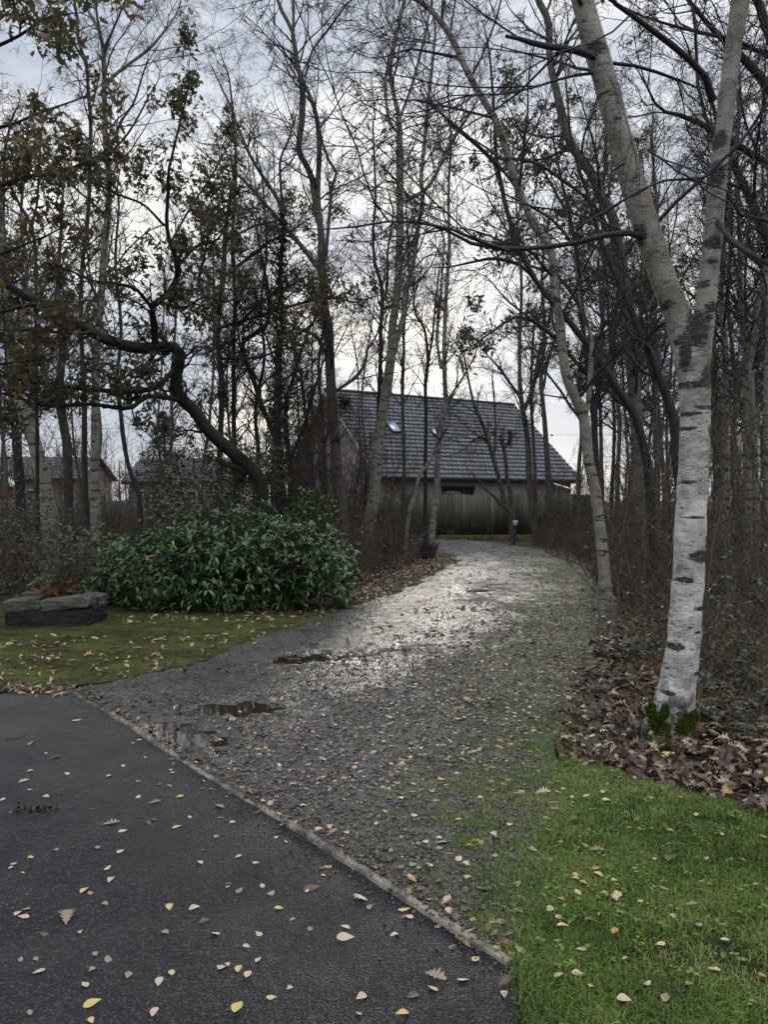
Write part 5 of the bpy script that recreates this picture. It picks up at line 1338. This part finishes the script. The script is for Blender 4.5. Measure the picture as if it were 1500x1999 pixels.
def dome(blobs, n, shell=.35):
    """points in the outer shell of a union of ellipsoids (pixel centre, depth, radii)"""
    out, nor = [], []
    tot_ = sum(b[1][0] * b[1][2] for b in blobs)
    for (c_, r_) in blobs:
        k = int(n * r_[0] * r_[2] / tot_)
        d = nrm(rng.normal(0, 1, (k, 3))); s = 1 - shell * rng.uniform(0, 1, k) ** 1.6
        P = c_ + d * np.array(r_) * s[:, None]
        ok = P[:, 2] > .04
        for (c2, r2) in blobs:
            if c2 is not c_: ok &= (((P - c2) / np.array(r2)) ** 2).sum(1) > .62
        out.append(P[ok]); nor.append((d / np.array(r_))[ok])
    return np.concatenate(out), nrm(np.concatenate(nor))


bl = [(at(420, 1080, 11.2), (1.05, .95, .58)), (at(560, 1090, 11.0), (.85, .85, .54)), (at(300, 1105, 11.2), (.85, .9, .55)), (at(185, 1115, 11.2), (.72, .7, .55)), (at(150, 1140, 10.9), (.4, .5, .35)), (at(480, 1140, 10.6), (.95, .5, .45)), (at(340, 1150, 10.6), (.8, .45, .42)), (at(645, 1130, 11.0), (.36, .5, .36)), (at(480, 1045, 11.6), (.6, .7, .32))]
r = empty('rhododendron_bush', tuple(np.array(at(410, 1150, 11.2)) * [1, 1, 0]), 'wide glossy dark green rhododendron bush beside the lawn', 'bush')
C, Nn = dome(bl, 2900)
C = C + rng.normal(0, .05, C.shape) + Nn * (np.maximum(rng.normal(-.05, .11, len(C)), -.05))[:, None] + np.array([0, 0, 1.]) * ((vnoise(C, 2.3, 71) - .5) * .30)[:, None]
C[:, 2] = np.maximum(C[:, 2], .05)
a = Acc(); tn = np.clip(rng.beta(2, 2.4, len(C)) * .9 + (rng.uniform(0, 1, len(C)) < .015) * .6, 0, 1)
whorls(a, C, Nn + rng.normal(0, .35, Nn.shape) + np.array([0, 0, .45]), 8, .128, tn)
a.build('foliage', MAT['rhodo'], r)
a = Acc(); k = len(C) // 3; base = np.array(at(410, 1150, 11.2)); S = np.column_stack([np.interp(C[:k, 0], [C[:, 0].min(), C[:, 0].max()], [base[0] - 1.2, base[0] + 1.2]), np.full(k, 11.2) + rng.normal(0, .2, k), np.zeros(k)])
mid = (S + C[:k]) / 2 + np.array([0, 0, -.1]) + rng.normal(0, .08, (k, 3)); tube(a, np.stack([S, mid, C[:k]], 1), np.tile([.012, .008, .004], (k, 1)), 4); a.build('stems', MAT['twig_brown'], r)

r = empty('holly_bush', tuple(np.array(at(390, 1100, 13.0)) * [1, 1, 0]), 'dark holly bush rising behind the rhododendron under the oak', 'bush')
C, Nn = dome([(at(385, 950, 13.0), (.62, .5, .55)), (at(350, 990, 13), (.6, .5, .5)), (at(430, 985, 13), (.55, .5, .5)), (at(370, 915, 13.2), (.38, .4, .40)), (at(400, 1030, 13), (.9, .5, .6))], 5200, .6)
a = Acc(); leaves(a, 'oval', C + rng.normal(0, .05, C.shape), Nn + rng.normal(0, .8, Nn.shape), rng.uniform(.045, .075, len(C)), rng.uniform(0, 1, len(C))); a.build('foliage', MAT['holly'], r)
a = Acc(); stems(a, np.array(at(390, 1100, 13.0) * [1, 1, 0])[None] + rng.normal(0, .1, (6, 3)) * [1, 1, 0], 16, 1.7, .014, .22, .08, twigs=6, sub=False); a.build('stems', MAT['twig_brown'], r)
r = empty('laurel_bush', tuple(np.array(at(620, 1080, 16.5)) * [1, 1, 0]), 'bright mid-green bush with a few orange leaves beside the gable trees', 'bush')
C, Nn = dome([(at(615, 1020, 16.5), (.55, .5, .6)), (at(575, 1050, 16.3), (.6, .5, .5)), (at(640, 1050, 16.5), (.35, .5, .45)), (at(600, 985, 16.6), (.3, .35, .35))], 2600, .6)
a = Acc(); leaves(a, 'oval', C + rng.normal(0, .05, C.shape), Nn + rng.normal(0, .7, Nn.shape), rng.uniform(.06, .11, len(C)), np.clip(rng.beta(2, 2, len(C)) * .85 + (rng.uniform(0, 1, len(C)) < .05) * .5, 0, 1)); a.build('foliage', MAT['greenbush'], r)
a = Acc(); stems(a, np.array(at(615, 1080, 16.5) * [1, 1, 0])[None] + rng.normal(0, .12, (6, 3)) * [1, 1, 0], 14, 1.1, .012, .3, .1, twigs=5, sub=False); a.build('stems', MAT['twig_brown'], r)
r = empty('brown_shrub', tuple(np.array(at(50, 1120, 12)) * [1, 1, 0]), 'dense brown twiggy shrub with small dull leaves behind the stone planter', 'shrub')
C, Nn = dome([(at(40, 1060, 12.2), (.75, .7, .75)), (at(-60, 1050, 12.3), (.8, .7, .8)), (at(115, 1080, 12.2), (.45, .5, .5)), (at(70, 1020, 12.6), (.5, .5, .55))], 4200, .8)
a = Acc(); leaves(a, 'oval', C + rng.normal(0, .06, C.shape), rng.normal(0, 1, C.shape), rng.uniform(.025, .05, len(C)), rng.uniform(0, 1, len(C))); a.build('foliage', MAT['shrubleaf'], r)
a = Acc(); S = np.column_stack([rng.uniform(-7.1, -5.0, 60), rng.uniform(11.7, 12.7, 60), np.zeros(60)]); stems(a, S, 170, 1.25, .008, .45, .16, twigs=7); a.build('stems', MAT['brush'], r)
# young conifer by the second bungalow
b = at(322, 1060, 30); b[2] = 0
r = empty('spruce_tree', tuple(b), 'layered dark spruce in front of the second bungalow', 'tree')
a = Acc(); tube(a, np.array([b, b + up_ * 5]), np.array([.09, .02]), 8); a.build('trunk', MAT['dark'], r)
a = Acc(); n = 260; z = rng.uniform(.6, 4.9, n); az = rng.uniform(0, 6.28, n)
P1, R1 = grow(np.column_stack([np.full(n, b[0]), np.full(n, b[1]), z]), np.column_stack([np.cos(az), np.sin(az), np.full(n, .15)]), (5.1 - z) * .38 + .15, np.full(n, .012), 7, .06, -.06)
tube(a, P1, R1, 3); k = rng.integers(0, n, 7000); j = rng.integers(1, 7, 7000)
leaves(a, 'lance', P1[k, j] + rng.normal(0, .05, (7000, 3)), nrm(P1[k, j] - P1[k, 0]) + rng.normal(0, .5, (7000, 3)), .13, rng.uniform(0, .7, 7000)); a.build('crown', MAT['ivy'], r)

# ================================================================ undergrowth (nobody could count it)
def thicket(name, poly, n, L, r, spread, tint, leafn=0, lmat='bramble', pull=0., twigs=4, sub=False, wander=.16):
    P = scatter(gp(poly), n, 0)
    a = Acc(); S = np.column_stack([P, np.zeros(len(P))])
    PT = stems(a, S, n, L, r, spread, wander, pull, twigs=twigs, tint=tint, sub=sub)
    tag(a.build(name, MAT['brush']), kind='stuff')
    if leafn:
        a = Acc(); k = rng.integers(0, len(PT), leafn); leaves(a, 'oval', PT[k, -1] + rng.normal(0, .06, (leafn, 3)), rng.normal(0, 1, (leafn, 3)), rng.uniform(.04, .075, leafn), rng.uniform(0, 1, leafn))
        tag(a.build('undergrowth_leaves', MAT[lmat]), kind='stuff')


thicket('undergrowth', [(640, 1175), (700, 1145), (770, 1115), (830, 1080), (790, 1066), (690, 1064), (560, 1075), (560, 1150)], 900, 1.25, .006, .28, (0, .8), 900, 'shrubleaf', -.02, 6, True)
thicket('undergrowth', [(1215, 1230), (1270, 1300), (1330, 1330), (1420, 1340), (1640, 1400), (1640, 1120), (1420, 1090), (1250, 1095), (1195, 1150)], 1500, 1.15, .0055, .5, (.1, .95), 1500, 'bramble', -.05, 5, True, .2)
thicket('undergrowth', [(1170, 1200), (1175, 1130), (1150, 1100), (1240, 1090), (1640, 1100), (1640, 1055), (1180, 1050), (1120, 1085)], 900, 1.7, .008, .35, (0, .8), 1400, 'shrubleaf', -.03, 6, True)
thicket('undergrowth', [(1050, 1070), (1110, 1085), (1160, 1098), (1200, 1080), (1200, 1052), (1060, 1052)], 520, .95, .008, .5, (.2, .9), 200, 'shrubleaf', -.06, 6, True)
thicket('undergrowth', [(-250, 1110), (140, 1110), (300, 1085), (560, 1085), (560, 1052), (-250, 1050)], 1000, 1.7, .009, .3, (0, .75), 1600, 'shrubleaf', -.01, 6, True)
thicket('undergrowth', [(620, 1062), (760, 1060), (800, 1045), (640, 1040)], 160, 1.8, .009, .28, (0, .7), 400, 'shrubleaf', -.01, 6, True)
def saplings(x0_, x1_, d0, d1, n, hgt, tint, r=.014, lm='shrubleaf', ld=.14):
    Y = rng.uniform(d0, d1, n); X = (rng.uniform(x0_, x1_, n) - 750) / F * Y
    P1, R1 = grow(np.column_stack([X, Y, np.zeros(n)]), np.column_stack([rng.normal(0, .12, (n, 2)), np.ones(n)]), hgt * rng.uniform(.5, 1.2, n), r * rng.uniform(.7, 1.6, n), 10, .09, .04)
    a = Acc(); tube(a, P1, R1, 5, tint=rng.uniform(*tint, n))
    P2, R2 = grow(*sprout(P1, R1, 14, 42, .30, .5, .12, rmin=.005), 6, .17, .02); tube(a, P2, R2, 4, tint=rng.uniform(*tint, len(P2)))
    P3, R3 = grow(*sprout(P2, R2, 6, 42, .5, .6, .15, rmin=.0035), 4, .2, -.02); tube(a, P3, R3, 3, tint=rng.uniform(*tint, len(P3)))
    tag(a.build('undergrowth', MAT['brush']), kind='stuff')
    a = Acc(); m_ = int(len(P3) * ld); k = rng.integers(0, len(P3), m_); leaves(a, 'oval', P3[k, -1], rng.normal(0, 1, (m_, 3)), rng.uniform(.04, .07, m_), rng.uniform(0, 1, m_)); tag(a.build('undergrowth_leaves', MAT[lm]), kind='stuff')


saplings(1190, 1750, 12, 28, 130, 4.6, (.1, .9))
saplings(1380, 1800, 9, 15, 34, 2.6, (.2, .8), .010, 'greenbush', .30)
saplings(1190, 1340, 9.5, 14, 26, 2.2, (.2, .9), .009, 'bramble', .10)
saplings(1060, 1240, 24, 31, 34, 3.0, (0, .7))
saplings(450, 640, 17, 23, 60, 4.2, (0, .6))
saplings(-160, 460, 18, 30, 110, 4.2, (0, .6))
saplings(555, 720, 20, 27, 20, 4.8, (.1, .8), .010)
saplings(640, 790, 21, 27, 46, 3.4, (0, .7))
saplings(790, 1010, 29, 31, 16, 1.6, (0, .7), .008)
P = scatter(np.array([[-2, 31.7], [9.5, 31.9], [9.5, 26], [6.5, 25.4], [6.0, 27.5], [2.5, 29.8], [-2, 30.8]]), 9000, 0)
a = Acc(); blades(a, P, np.full(len(P), -.02), .16, .006, .8); tag(a.build('fence_grass', MAT['moss']), kind='stuff')
P = scatter(np.array([[-2, 31.7], [9.5, 31.9], [9.5, 26], [6.5, 25.4], [6.0, 27.5], [2.5, 29.8], [-2, 30.8]]), 2600, 0); a = Acc()
leaves(a, 'oak_lite', np.column_stack([P, rng.uniform(0, .05, len(P))]), rng.normal(0, 1, (len(P), 3)) * [1, 1, .3], rng.uniform(.07, .12, len(P)), np.clip(rng.beta(1.3, 4, len(P)), 0, 1)); tag(a.build('leaf_litter', MAT['litter']), kind='stuff')
P = scatter(gp([(822, 1095), (850, 1095), (850, 1080), (822, 1080)]), 160, 0)
a = Acc(); stems(a, np.column_stack([P, np.zeros(len(P))]), 260, .5, .006, .2, twigs=4, tint=(0, .2), sub=False); tag(a.build('dead_brush', MAT['twig']), kind='stuff')
# dry grass and pale bents by the right bank
P = scatter(gp([(1200, 1260), (1260, 1360), (1290, 1400), (1300, 1300), (1360, 1440), (1640, 1480), (1640, 1250), (1300, 1230)]), 700, 0)
a = Acc(); stems(a, np.column_stack([P, np.zeros(len(P))]), 900, .55, .0022, .8, .22, -.12, twigs=0, tint=(.6, .95)); tag(a.build('dry_grass', MAT['brush']), kind='stuff')
# brambles with leaves one can point at
for lab, px, py, D_, k, sp_, hh in (
    ('bramble with trifoliate leaves at the right edge above the leaf litter', 1470, 1400, None, 120, .35, .4), ('low bramble sprig right of the birch foot', 1405, 1430, None, 40, .16, .14), ('bramble shoot left of the thick birch at knee height', 1228, 1285, None, 60, .22, .3),
    ('tall bramble tangle at the right edge below the birches', 1480, 1330, None, 200, .5, .9), ('small bramble seedlings by the litter edge', 1195, 1330, None, 26, .2, .1)):
    b = g(px, py); r = empty('bramble', (b[0], b[1], 0), lab, 'bramble')
    a = Acc(); n = max(8, k // 10); d = np.column_stack([rng.normal(0, .7, (n, 2)), np.ones(n)])
    P1, R1 = grow(np.tile(b, (n, 1)) + rng.normal(0, sp_ * .3, (n, 3)) * [1, 1, 0], d, np.full(n, hh * 1.8) * rng.uniform(.6, 1.2, n), np.full(n, .0035), 9, .12, -.16)
    P1[..., 2] = np.maximum(P1[..., 2], .02); tube(a, P1, R1, 4, tint=.5); a.build('canes', MAT['brush'], r)
    a = Acc(); q = rng.integers(0, n, k); j = rng.integers(2, 9, k); C = P1[q, j] + rng.normal(0, .02, (k, 3)); az = rng.uniform(0, 6.28, k)
    for o_ in (-1.1, 0, 1.1):
        dd = np.column_stack([np.cos(az + o_), np.sin(az + o_), rng.normal(-.1, .25, k)]); s = rng.uniform(.045, .075, k); leaves(a, 'oval', C + dd * s[:, None] * .55, dd, s, np.clip(rng.beta(2, 2, k) * .8, 0, 1), rng.normal(0, .3, k))
    a.build('foliage', MAT['bramble'], r)
for lab, px, py in (('small green grass tuft at the foot of the thick birch', 1292, 1462), ('dark sedge tuft left of the birch foot', 1252, 1445)):
    b = g(px, py); a = Acc(); P = np.tile(b[:2], (160, 1)) + rng.normal(0, .03, (160, 2)); blades(a, P, np.zeros(160), .13 if 'dark' in lab else .09, .002, .7)
    tag(a.build('grass_tuft', MAT['grass' if 'green' in lab else 'ivy'], origin=tuple(b)), lab, 'grass tuft')

# ================================================================ fallen leaves
def flat_leaves(acc, tpl, P, z, size, tint, tilt=.35):
    n = len(P); az = rng.uniform(0, 6.28, n)
    leaves(acc, tpl, np.column_stack([P, z + size * .06]), np.column_stack([np.cos(az), np.sin(az), rng.normal(0, tilt * .6, n)]), size, tint, rng.normal(0, tilt, n))


a = Acc()
bank = gp([(1083, 1500), (1092, 1450), (1090, 1400), (1112, 1330), (1150, 1260), (1176, 1200), (1240, 1150), (1640, 1180), (1800, 1640), (1500, 1597), (1350, 1556), (1260, 1535), (1180, 1510), (1110, 1492)])
P = scatter(bank, 6500, 1.2); oak = rng.uniform(0, 1, len(P)) < .6
tn = np.clip(rng.beta(1.6, 3.2, len(P)), 0, .9)
zz_ = np.abs(rng.normal(0, .022, len(P)))
flat_leaves(a, 'oak_lite', P[oak], zz_[oak], rng.uniform(.07, .12, oak.sum()), tn[oak], .6); flat_leaves(a, 'birch', P[~oak], zz_[~oak], rng.uniform(.04, .065, (~oak).sum()), np.clip(tn[~oak] + .25, 0, 1), .6)
for poly, k, b_, t0 in ((gp([(560, 1190), (690, 1150), (800, 1105), (850, 1080), (780, 1080), (600, 1140)]), 2600, 0, .0), (gp([(200, 1185), (400, 1212), (560, 1212), (660, 1190), (560, 1165), (200, 1165)]), 1700, 0, .05), (gp([(1180, 1200), (1160, 1120), (1060, 1078), (1180, 1078), (1260, 1140)]), 2200, 0, .05)):
    P = scatter(poly, k, b_); flat_leaves(a, 'oak_lite', P, np.abs(rng.normal(0, .02, k)), rng.uniform(.06, .11, k), np.clip(rng.beta(1.5, 3, k) + t0, 0, 1), .6)
tag(a.build('leaf_litter', MAT['litter']), kind='stuff')
a = Acc()
P = scatter(drive, 14000, .8, 24); e = edgef(P); rgt = np.clip(1.35 - dist_line(right_line, P) / 2.0, .03, 1)
P = P[(rng.uniform(0, 1, len(P)) < rgt * .62) & (P[:, 1] > 4.0) & (pudf(P) < .4)]
flat_leaves(a, 'birch', P, drive_z(P), rng.uniform(.024, .046, len(P)), np.clip(rng.normal(.72, .13, len(P)), 0, 1), .18)
P = scatter(drive, 3000, .3, 26); P = P[rng.uniform(0, 1, len(P)) < .12 + .2 * wetf(P)]; flat_leaves(a, 'oval', P, drive_z(P) + .003, rng.uniform(.02, .05, len(P)), np.clip(rng.beta(1.2, 4, len(P)), 0, 1), .5)
P = scatter(drive, 2200, .3, 26); P = P[(rng.uniform(0, 1, len(P)) < .35) & (P[:, 1] > 4.6)]; flat_leaves(a, 'oak_lite', P, drive_z(P), rng.uniform(.06, .10, len(P)), np.clip(rng.beta(2, 3, len(P)), 0, 1), .4)
P = scatter(lawn_l, 3600, .8); P = P[(vnoise(P, 1.2, 41) * .8 + vnoise(P, 4, 42) * .5 + .5 * np.exp(-dist_line(left_line, P) / .9) > .66) & (P[:, 0] > -P[:, 1] * .6)]; flat_leaves(a, 'oak_lite', P, moss_z(P) + .004, rng.uniform(.05, .10, len(P)), np.clip(rng.normal(.68, .14, len(P)), 0, 1), .3)
P = scatter(verge, 1500, 0); flat_leaves(a, 'oak_lite', P, verge_z(P), rng.uniform(.05, .10, len(P)), np.clip(rng.normal(.55, .2, len(P)), 0, 1), .3)
t_ = rng.uniform(0, 1, 420); Q0, Q1 = np.array([-4.2, 6.28]), A; P = Q0 + (Q1 - Q0) * t_[:, None] + rng.normal(0, 1, (420, 2)) * [.05, .07]; P[:, 1] -= np.abs(rng.normal(0, .06, 420)) * (rng.uniform(0, 1, 420) < .5)
flat_leaves(a, 'oak_lite', P, np.full(420, .022), rng.uniform(.025, .08, 420), np.clip(rng.beta(1.6, 2.4, 420), 0, 1), .4)
t_ = rng.uniform(0, 1, 300) ** 1.3; P = A + (B - A) * t_[:, None] + rng.normal(0, .05, (300, 2)) + np.array([.05, .05]); flat_leaves(a, 'birch', P, np.full(300, .026), rng.uniform(.02, .05, 300), np.clip(rng.beta(1.4, 2.6, 300), 0, 1), .4)
tag(a.build('fallen_leaves', MAT['litter']), kind='stuff')

# single leaves in the foreground, each an object of its own
proto = {}
def leaf_mesh(kind, var, tone):
    key = (kind, var, tone)
    if key not in proto:
        V, Fc = TP[kind][var]
        me = bpy.data.meshes.new(kind + '_leaf')
        me.from_pydata([tuple(v) for v in V], [], [tuple(f) for f in Fc]); me.update()
        at_ = me.attributes.new('tint', 'FLOAT', 'POINT'); at_.data.foreach_set('value', np.full(len(V), tone, np.float32))
        me.materials.append(MAT['litter'])
        for p in me.polygons: p.use_smooth = True
        proto[key] = me
    return proto[key]


TONES = {'dark brown': .22, 'brown': .45, 'tan': .66, 'pale buff': .80, 'orange': .90, 'yellow': .97}
def surf(P):
    if pip(tar, P[None])[0]: return 'tarmac', .013
    if pip(lawn_r, P[None])[0]: return 'lawn', lawn_z(P[None])[0] + .016
    if pip(drive, P[None])[0]: return 'gravel', drive_z(P[None])[0] + .004
    if pip(lawn_l, P[None])[0]: return 'mossy lawn', moss_z(P[None])[0] + .01
    return 'litter', .02


def single(kind, px, py, size, tone, label=None, yaw=None, P=None):
    P = g(px, py)[:2] if P is None else P
    s, z = surf(P)
    o = bpy.data.objects.new(('oak' if kind == 'oak' else 'birch') + '_leaf', leaf_mesh(kind, int(rng.integers(0, 4)), TONES[tone]))
    COL.objects.link(o)
    o.location = (P[0], P[1], z + size * .05); o.scale = (size,) * 3
    o.rotation_euler = (rng.normal(0, .12), rng.normal(0, .09), rng.uniform(0, 6.28) if yaw is None else yaw)
    if label: return tag(o, label, 'leaf')
    where = {'tarmac': ('on the dark tarmac near the timber edging', 'on the open dark tarmac at the left')[0 if dist_line(np.array([A, B]), P[None])[0] < .6 else 1], 'lawn': ('on the lawn close to the gravel edge', 'on the open grass of the right lawn')[0 if dist_line(right_line, P[None])[0] < .5 else 1],
             'gravel': ('on the gravel near the grass edge', 'on the bare gravel between edging and puddles')[0 if dist_line(right_line, P[None])[0] < .9 else 1], 'mossy lawn': 'on the mossy left lawn', 'litter': 'among the dark litter beside the lawn'}[s]
    lb = f"{'lobed' if kind == 'oak' else 'small pointed'} {tone} {'oak' if kind == 'oak' else 'birch'} leaf lying {where}"
    return tag(o, lb, 'leaf', lb.replace('leaf lying', 'leaves'))


single('oak', 130, 1800, .105, 'tan', 'large ribbed tan oak leaf lying alone on the tarmac at lower left', 1.9)
single('oak', 705, 1760, .085, 'pale buff', 'pale silvery oak leaf on the tarmac below the timber edging', 2.2)
single('oak', 1305, 1700, .085, 'brown', 'greyish brown oak leaf in the middle of the right lawn', 1.2)
single('oak', 1165, 1682, .075, 'tan', 'curled tan oak leaf on the lawn left of the grey-brown one', .3)
single('birch', 1206, 1772, .05, 'yellow', 'bright yellow heart-shaped leaf standing out on the lawn', 1.6)
single('birch', 675, 1838, .065, 'pale buff', 'toothed pale leaf with a stalk on the lower middle tarmac', .1)
single('birch', 465, 1975, .055, 'yellow', 'yellow-green leaf at the bottom edge of the tarmac', 1.3)
single('birch', 180, 1967, .055, 'yellow', 'yellow leaf with a stalk at the bottom left of the tarmac', .5)
single('birch', 790, 1782, .05, 'yellow', 'yellow leaf touching the timber edging on its tarmac side', .2)
single('oak', 215, 1613, .085, 'tan', 'flat tan oak leaf lying just right of the dark feather-like clump', .4)
single('oak', 520, 1568, .07, 'tan', None)
for px, py in ((45, 1530), (110, 1483), (300, 1572), (150, 1410), (250, 1400), (60, 1455), (545, 1510), (480, 1510), (650, 1635), (610, 1740)): single('oak', px, py, rng.uniform(.06, .085), rng.choice(['tan', 'brown', 'pale buff']))
for px, py, tn_ in ((815, 1748, 'brown'), (945, 1750, 'brown'), (975, 1782, 'tan'), (955, 1820, 'brown'), (890, 1800, 'dark brown'), (905, 1845, 'tan'), (985, 1850, 'tan'), (805, 1730, 'orange'), (870, 1770, 'pale buff'), (1010, 1790, 'tan'), (865, 1655, 'tan'), (1060, 1555, 'pale buff'), (1080, 1580, 'brown'), (545, 1500, 'pale buff'), (430, 1580, 'tan'), (505, 1590, 'brown'), (700, 1470, 'tan'), (1185, 1545, 'dark brown'), (985, 1925, 'brown'), (850, 1915, 'tan'), (1200, 1640, 'dark brown'), (1390, 1550, 'brown'), (1450, 1560, 'brown')): single('oak', px, py, rng.uniform(.06, .085), tn_)
BP = [(85, 1830), (165, 1820 - 75), (175, 1750), (210, 1700), (215, 1725), (235, 1668), (205, 1772), (45, 1797), (50, 1782), (330, 1778), (380, 1780), (400, 1806), (420, 1830), (505, 1830), (545, 1780), (570, 1802), (605, 1820), (675, 1817), (630, 1700), (640, 1698), (600, 1745), (530, 1750), (468, 1745), (445, 1733), (465, 1678), (390, 1690), (240, 1628), (290, 1612), (345, 1620), (270, 1560), (300, 1605), (110, 1665), (140, 1660), (190, 1660), (60, 1680), (45, 1710), (210, 1880), (250, 1912), (310, 1925), (335, 1907), (430, 1895), (445, 1890), (465, 1900), (485, 1910), (565, 1937), (530, 1955), (700, 1987), (785, 1988), (905, 1920), (930, 1880), (805, 1952), (845, 1938), (705, 1955), (70, 1880), (75, 1905), (40, 1880), (165, 1930), (300, 1985), (20, 1700), (500, 1690), (540, 1640), (370, 1600), (350, 1560), (215, 1520), (240, 1500), (130, 1515), (60, 1510), (420, 1510), (525, 1475), (450, 1495), (270, 1530), (330, 1540), (410, 1545), (25, 1590), (180, 1585), (90, 1560), (985, 1950)]
for px, py in BP: single('birch', px, py, rng.uniform(.024, .045), rng.choice(['yellow', 'pale buff', 'brown', 'tan', 'pale buff', 'pale buff', 'tan']))
LP = [(1360, 1610), (1400, 1650), (1330, 1570), (1270, 1572), (1240, 1530), (1210, 1530), (1120, 1580), (1230, 1640), (1310, 1645), (1410, 1650), (1280, 1700), (1180, 1770), (1370, 1745), (1240, 1720), (1290, 1870), (1315, 1815), (1435, 1805), (1440, 1780), (1365, 1830), (1395, 1920), (1265, 1950), (1155, 1955), (1090, 1930), (1130, 1765), (1095, 1775), (1340, 1855), (1345, 1950), (1490, 1930), (1490, 1655), (1475, 1750), (1150, 1640), (1150, 1820), (1100, 1830), (1135, 1880), (1200, 1845), (1415, 1860), (1250, 1785), (1095, 1660), (1165, 1720), (1300, 1760), (1380, 1700), (1450, 1700), (1220, 1900), (1450, 1900), (1300, 1980), (1220, 1985), (1130, 1930), (1350, 1790)]
for px, py in LP: single('birch', px, py, rng.uniform(.024, .045), rng.choice(['orange', 'tan', 'pale buff', 'brown', 'tan', 'pale buff']))
P = scatter(drive, 420, 1.0, 4.1); P = P[rng.uniform(0, 1, len(P)) < np.clip(1.3 - dist_line(right_line, P) / 1.5, .25, 1)][:78]
for p in P: single('birch', 0, 0, rng.uniform(.03, .05), rng.choice(['pale buff', 'tan', 'pale buff', 'yellow', 'brown']), P=p)

P = scatter(np.array([[-3.2, 2.2], [.40, 2.2], B - [.03, .0], A - [.03, .05], [-3.2, 5.9]]), 84, 1.2)
P[60:] = B + (A - B) * (rng.uniform(0, .75, 24) ** 1.2)[:, None] - np.abs(rng.normal(.05, .06, 24))[:, None] * [1, .6]
for p in P: single('birch', 0, 0, rng.uniform(.018, .040), rng.choice(['pale buff', 'tan', 'yellow', 'tan', 'brown', 'pale buff']), P=p)
# dark feather-like clump of leaves on the tarmac, small twigs
a = Acc(); b = g(75, 1590); k = 46; P = np.column_stack([b[0] + np.linspace(-.12, .09, k) + rng.normal(0, .008, k), b[1] + np.linspace(-.02, .03, k) + rng.normal(0, .01, k), .02 + np.abs(rng.normal(0, .012, k))])
leaves(a, 'oval', P, rng.normal(0, 1, (k, 3)) + [0, 0, .4], .03, np.full(k, .02)); tag(a.build('leaf_clump', MAT['litter'], origin=tuple(b)), 'dark ragged clump of wet leaves on the tarmac at the left edge', 'leaf clump')
for lab, pts in (('thin dark twig lying on the tarmac below the timber edging', [(545, 1610), (575, 1640), (622, 1660)]), ('short twig on the tarmac near the left lawn corner', [(10, 1450), (35, 1447), (58, 1436)]), ('curved thin twig lying in the right lawn grass', [(1175, 1880), (1230, 1890), (1262, 1858)])):
    W_ = np.array([g(*p) for p in pts]); W_[:, 2] = .02 if 'lawn' not in lab or 'tarmac' in lab else .045; Q = spline(np.hstack([W_, np.full((3, 1), .0022)]), 12)
    a = Acc(); tube(a, Q[:, :3] + rng.normal(0, .002, (12, 3)), np.linspace(.0028, .0012, 12), 5); tag(a.build('twig', MAT['twig'], origin=tuple(W_[1])), lab, 'twig')
# scraps of an old white painted line where lawn meets litter
a = Acc()
for (x_, y_, l_) in ((1398, 1530, .05), (1412, 1536, .05), (1404, 1542, .03), (1480, 1558, .07), (1492, 1576, .10), (1478, 1571, .04), (1520, 1592, .12), (1470, 1582, .03), (1560, 1606, .12)):
    b = g(x_, y_); ld_ = nrm((g(1500, 1582) - g(1395, 1528))[None])[0]; ln_ = np.array([-ld_[1], ld_[0], 0])
    for k in range(7):
        c = b + ld_ * rng.normal(0, l_ * .45) + ln_ * rng.normal(0, .012); n = 7; tt = np.linspace(0, 6.28, n, endpoint=False); rr_ = rng.uniform(.3, 1.3, n) * rng.uniform(.004, .012)
        V = c + (np.cos(tt) * rr_ * 1.6)[:, None] * ld_ + (np.sin(tt) * rr_ * .6)[:, None] * ln_; V[:, 2] = .036 + rng.uniform(0, .02) + rng.normal(0, .003, n)
        a.add(V, [list(range(n))])
tag(a.build('ground_marking_line', MAT['paint']), kind='structure')
# overhead wire in the gap of the trees
a = Acc(); x = np.linspace(-40, 60, 40); tube(a, np.column_stack([x, np.full(40, 70.0), 7.4 + ((x - 10) / 50) ** 2 * 1.2]), np.full(40, .012), 4)
tag(a.build('overhead_cable', MAT['twig'], origin=(10, 70, 7.4)), 'thin overhead cable stretched across the sky beyond the house', 'cable')
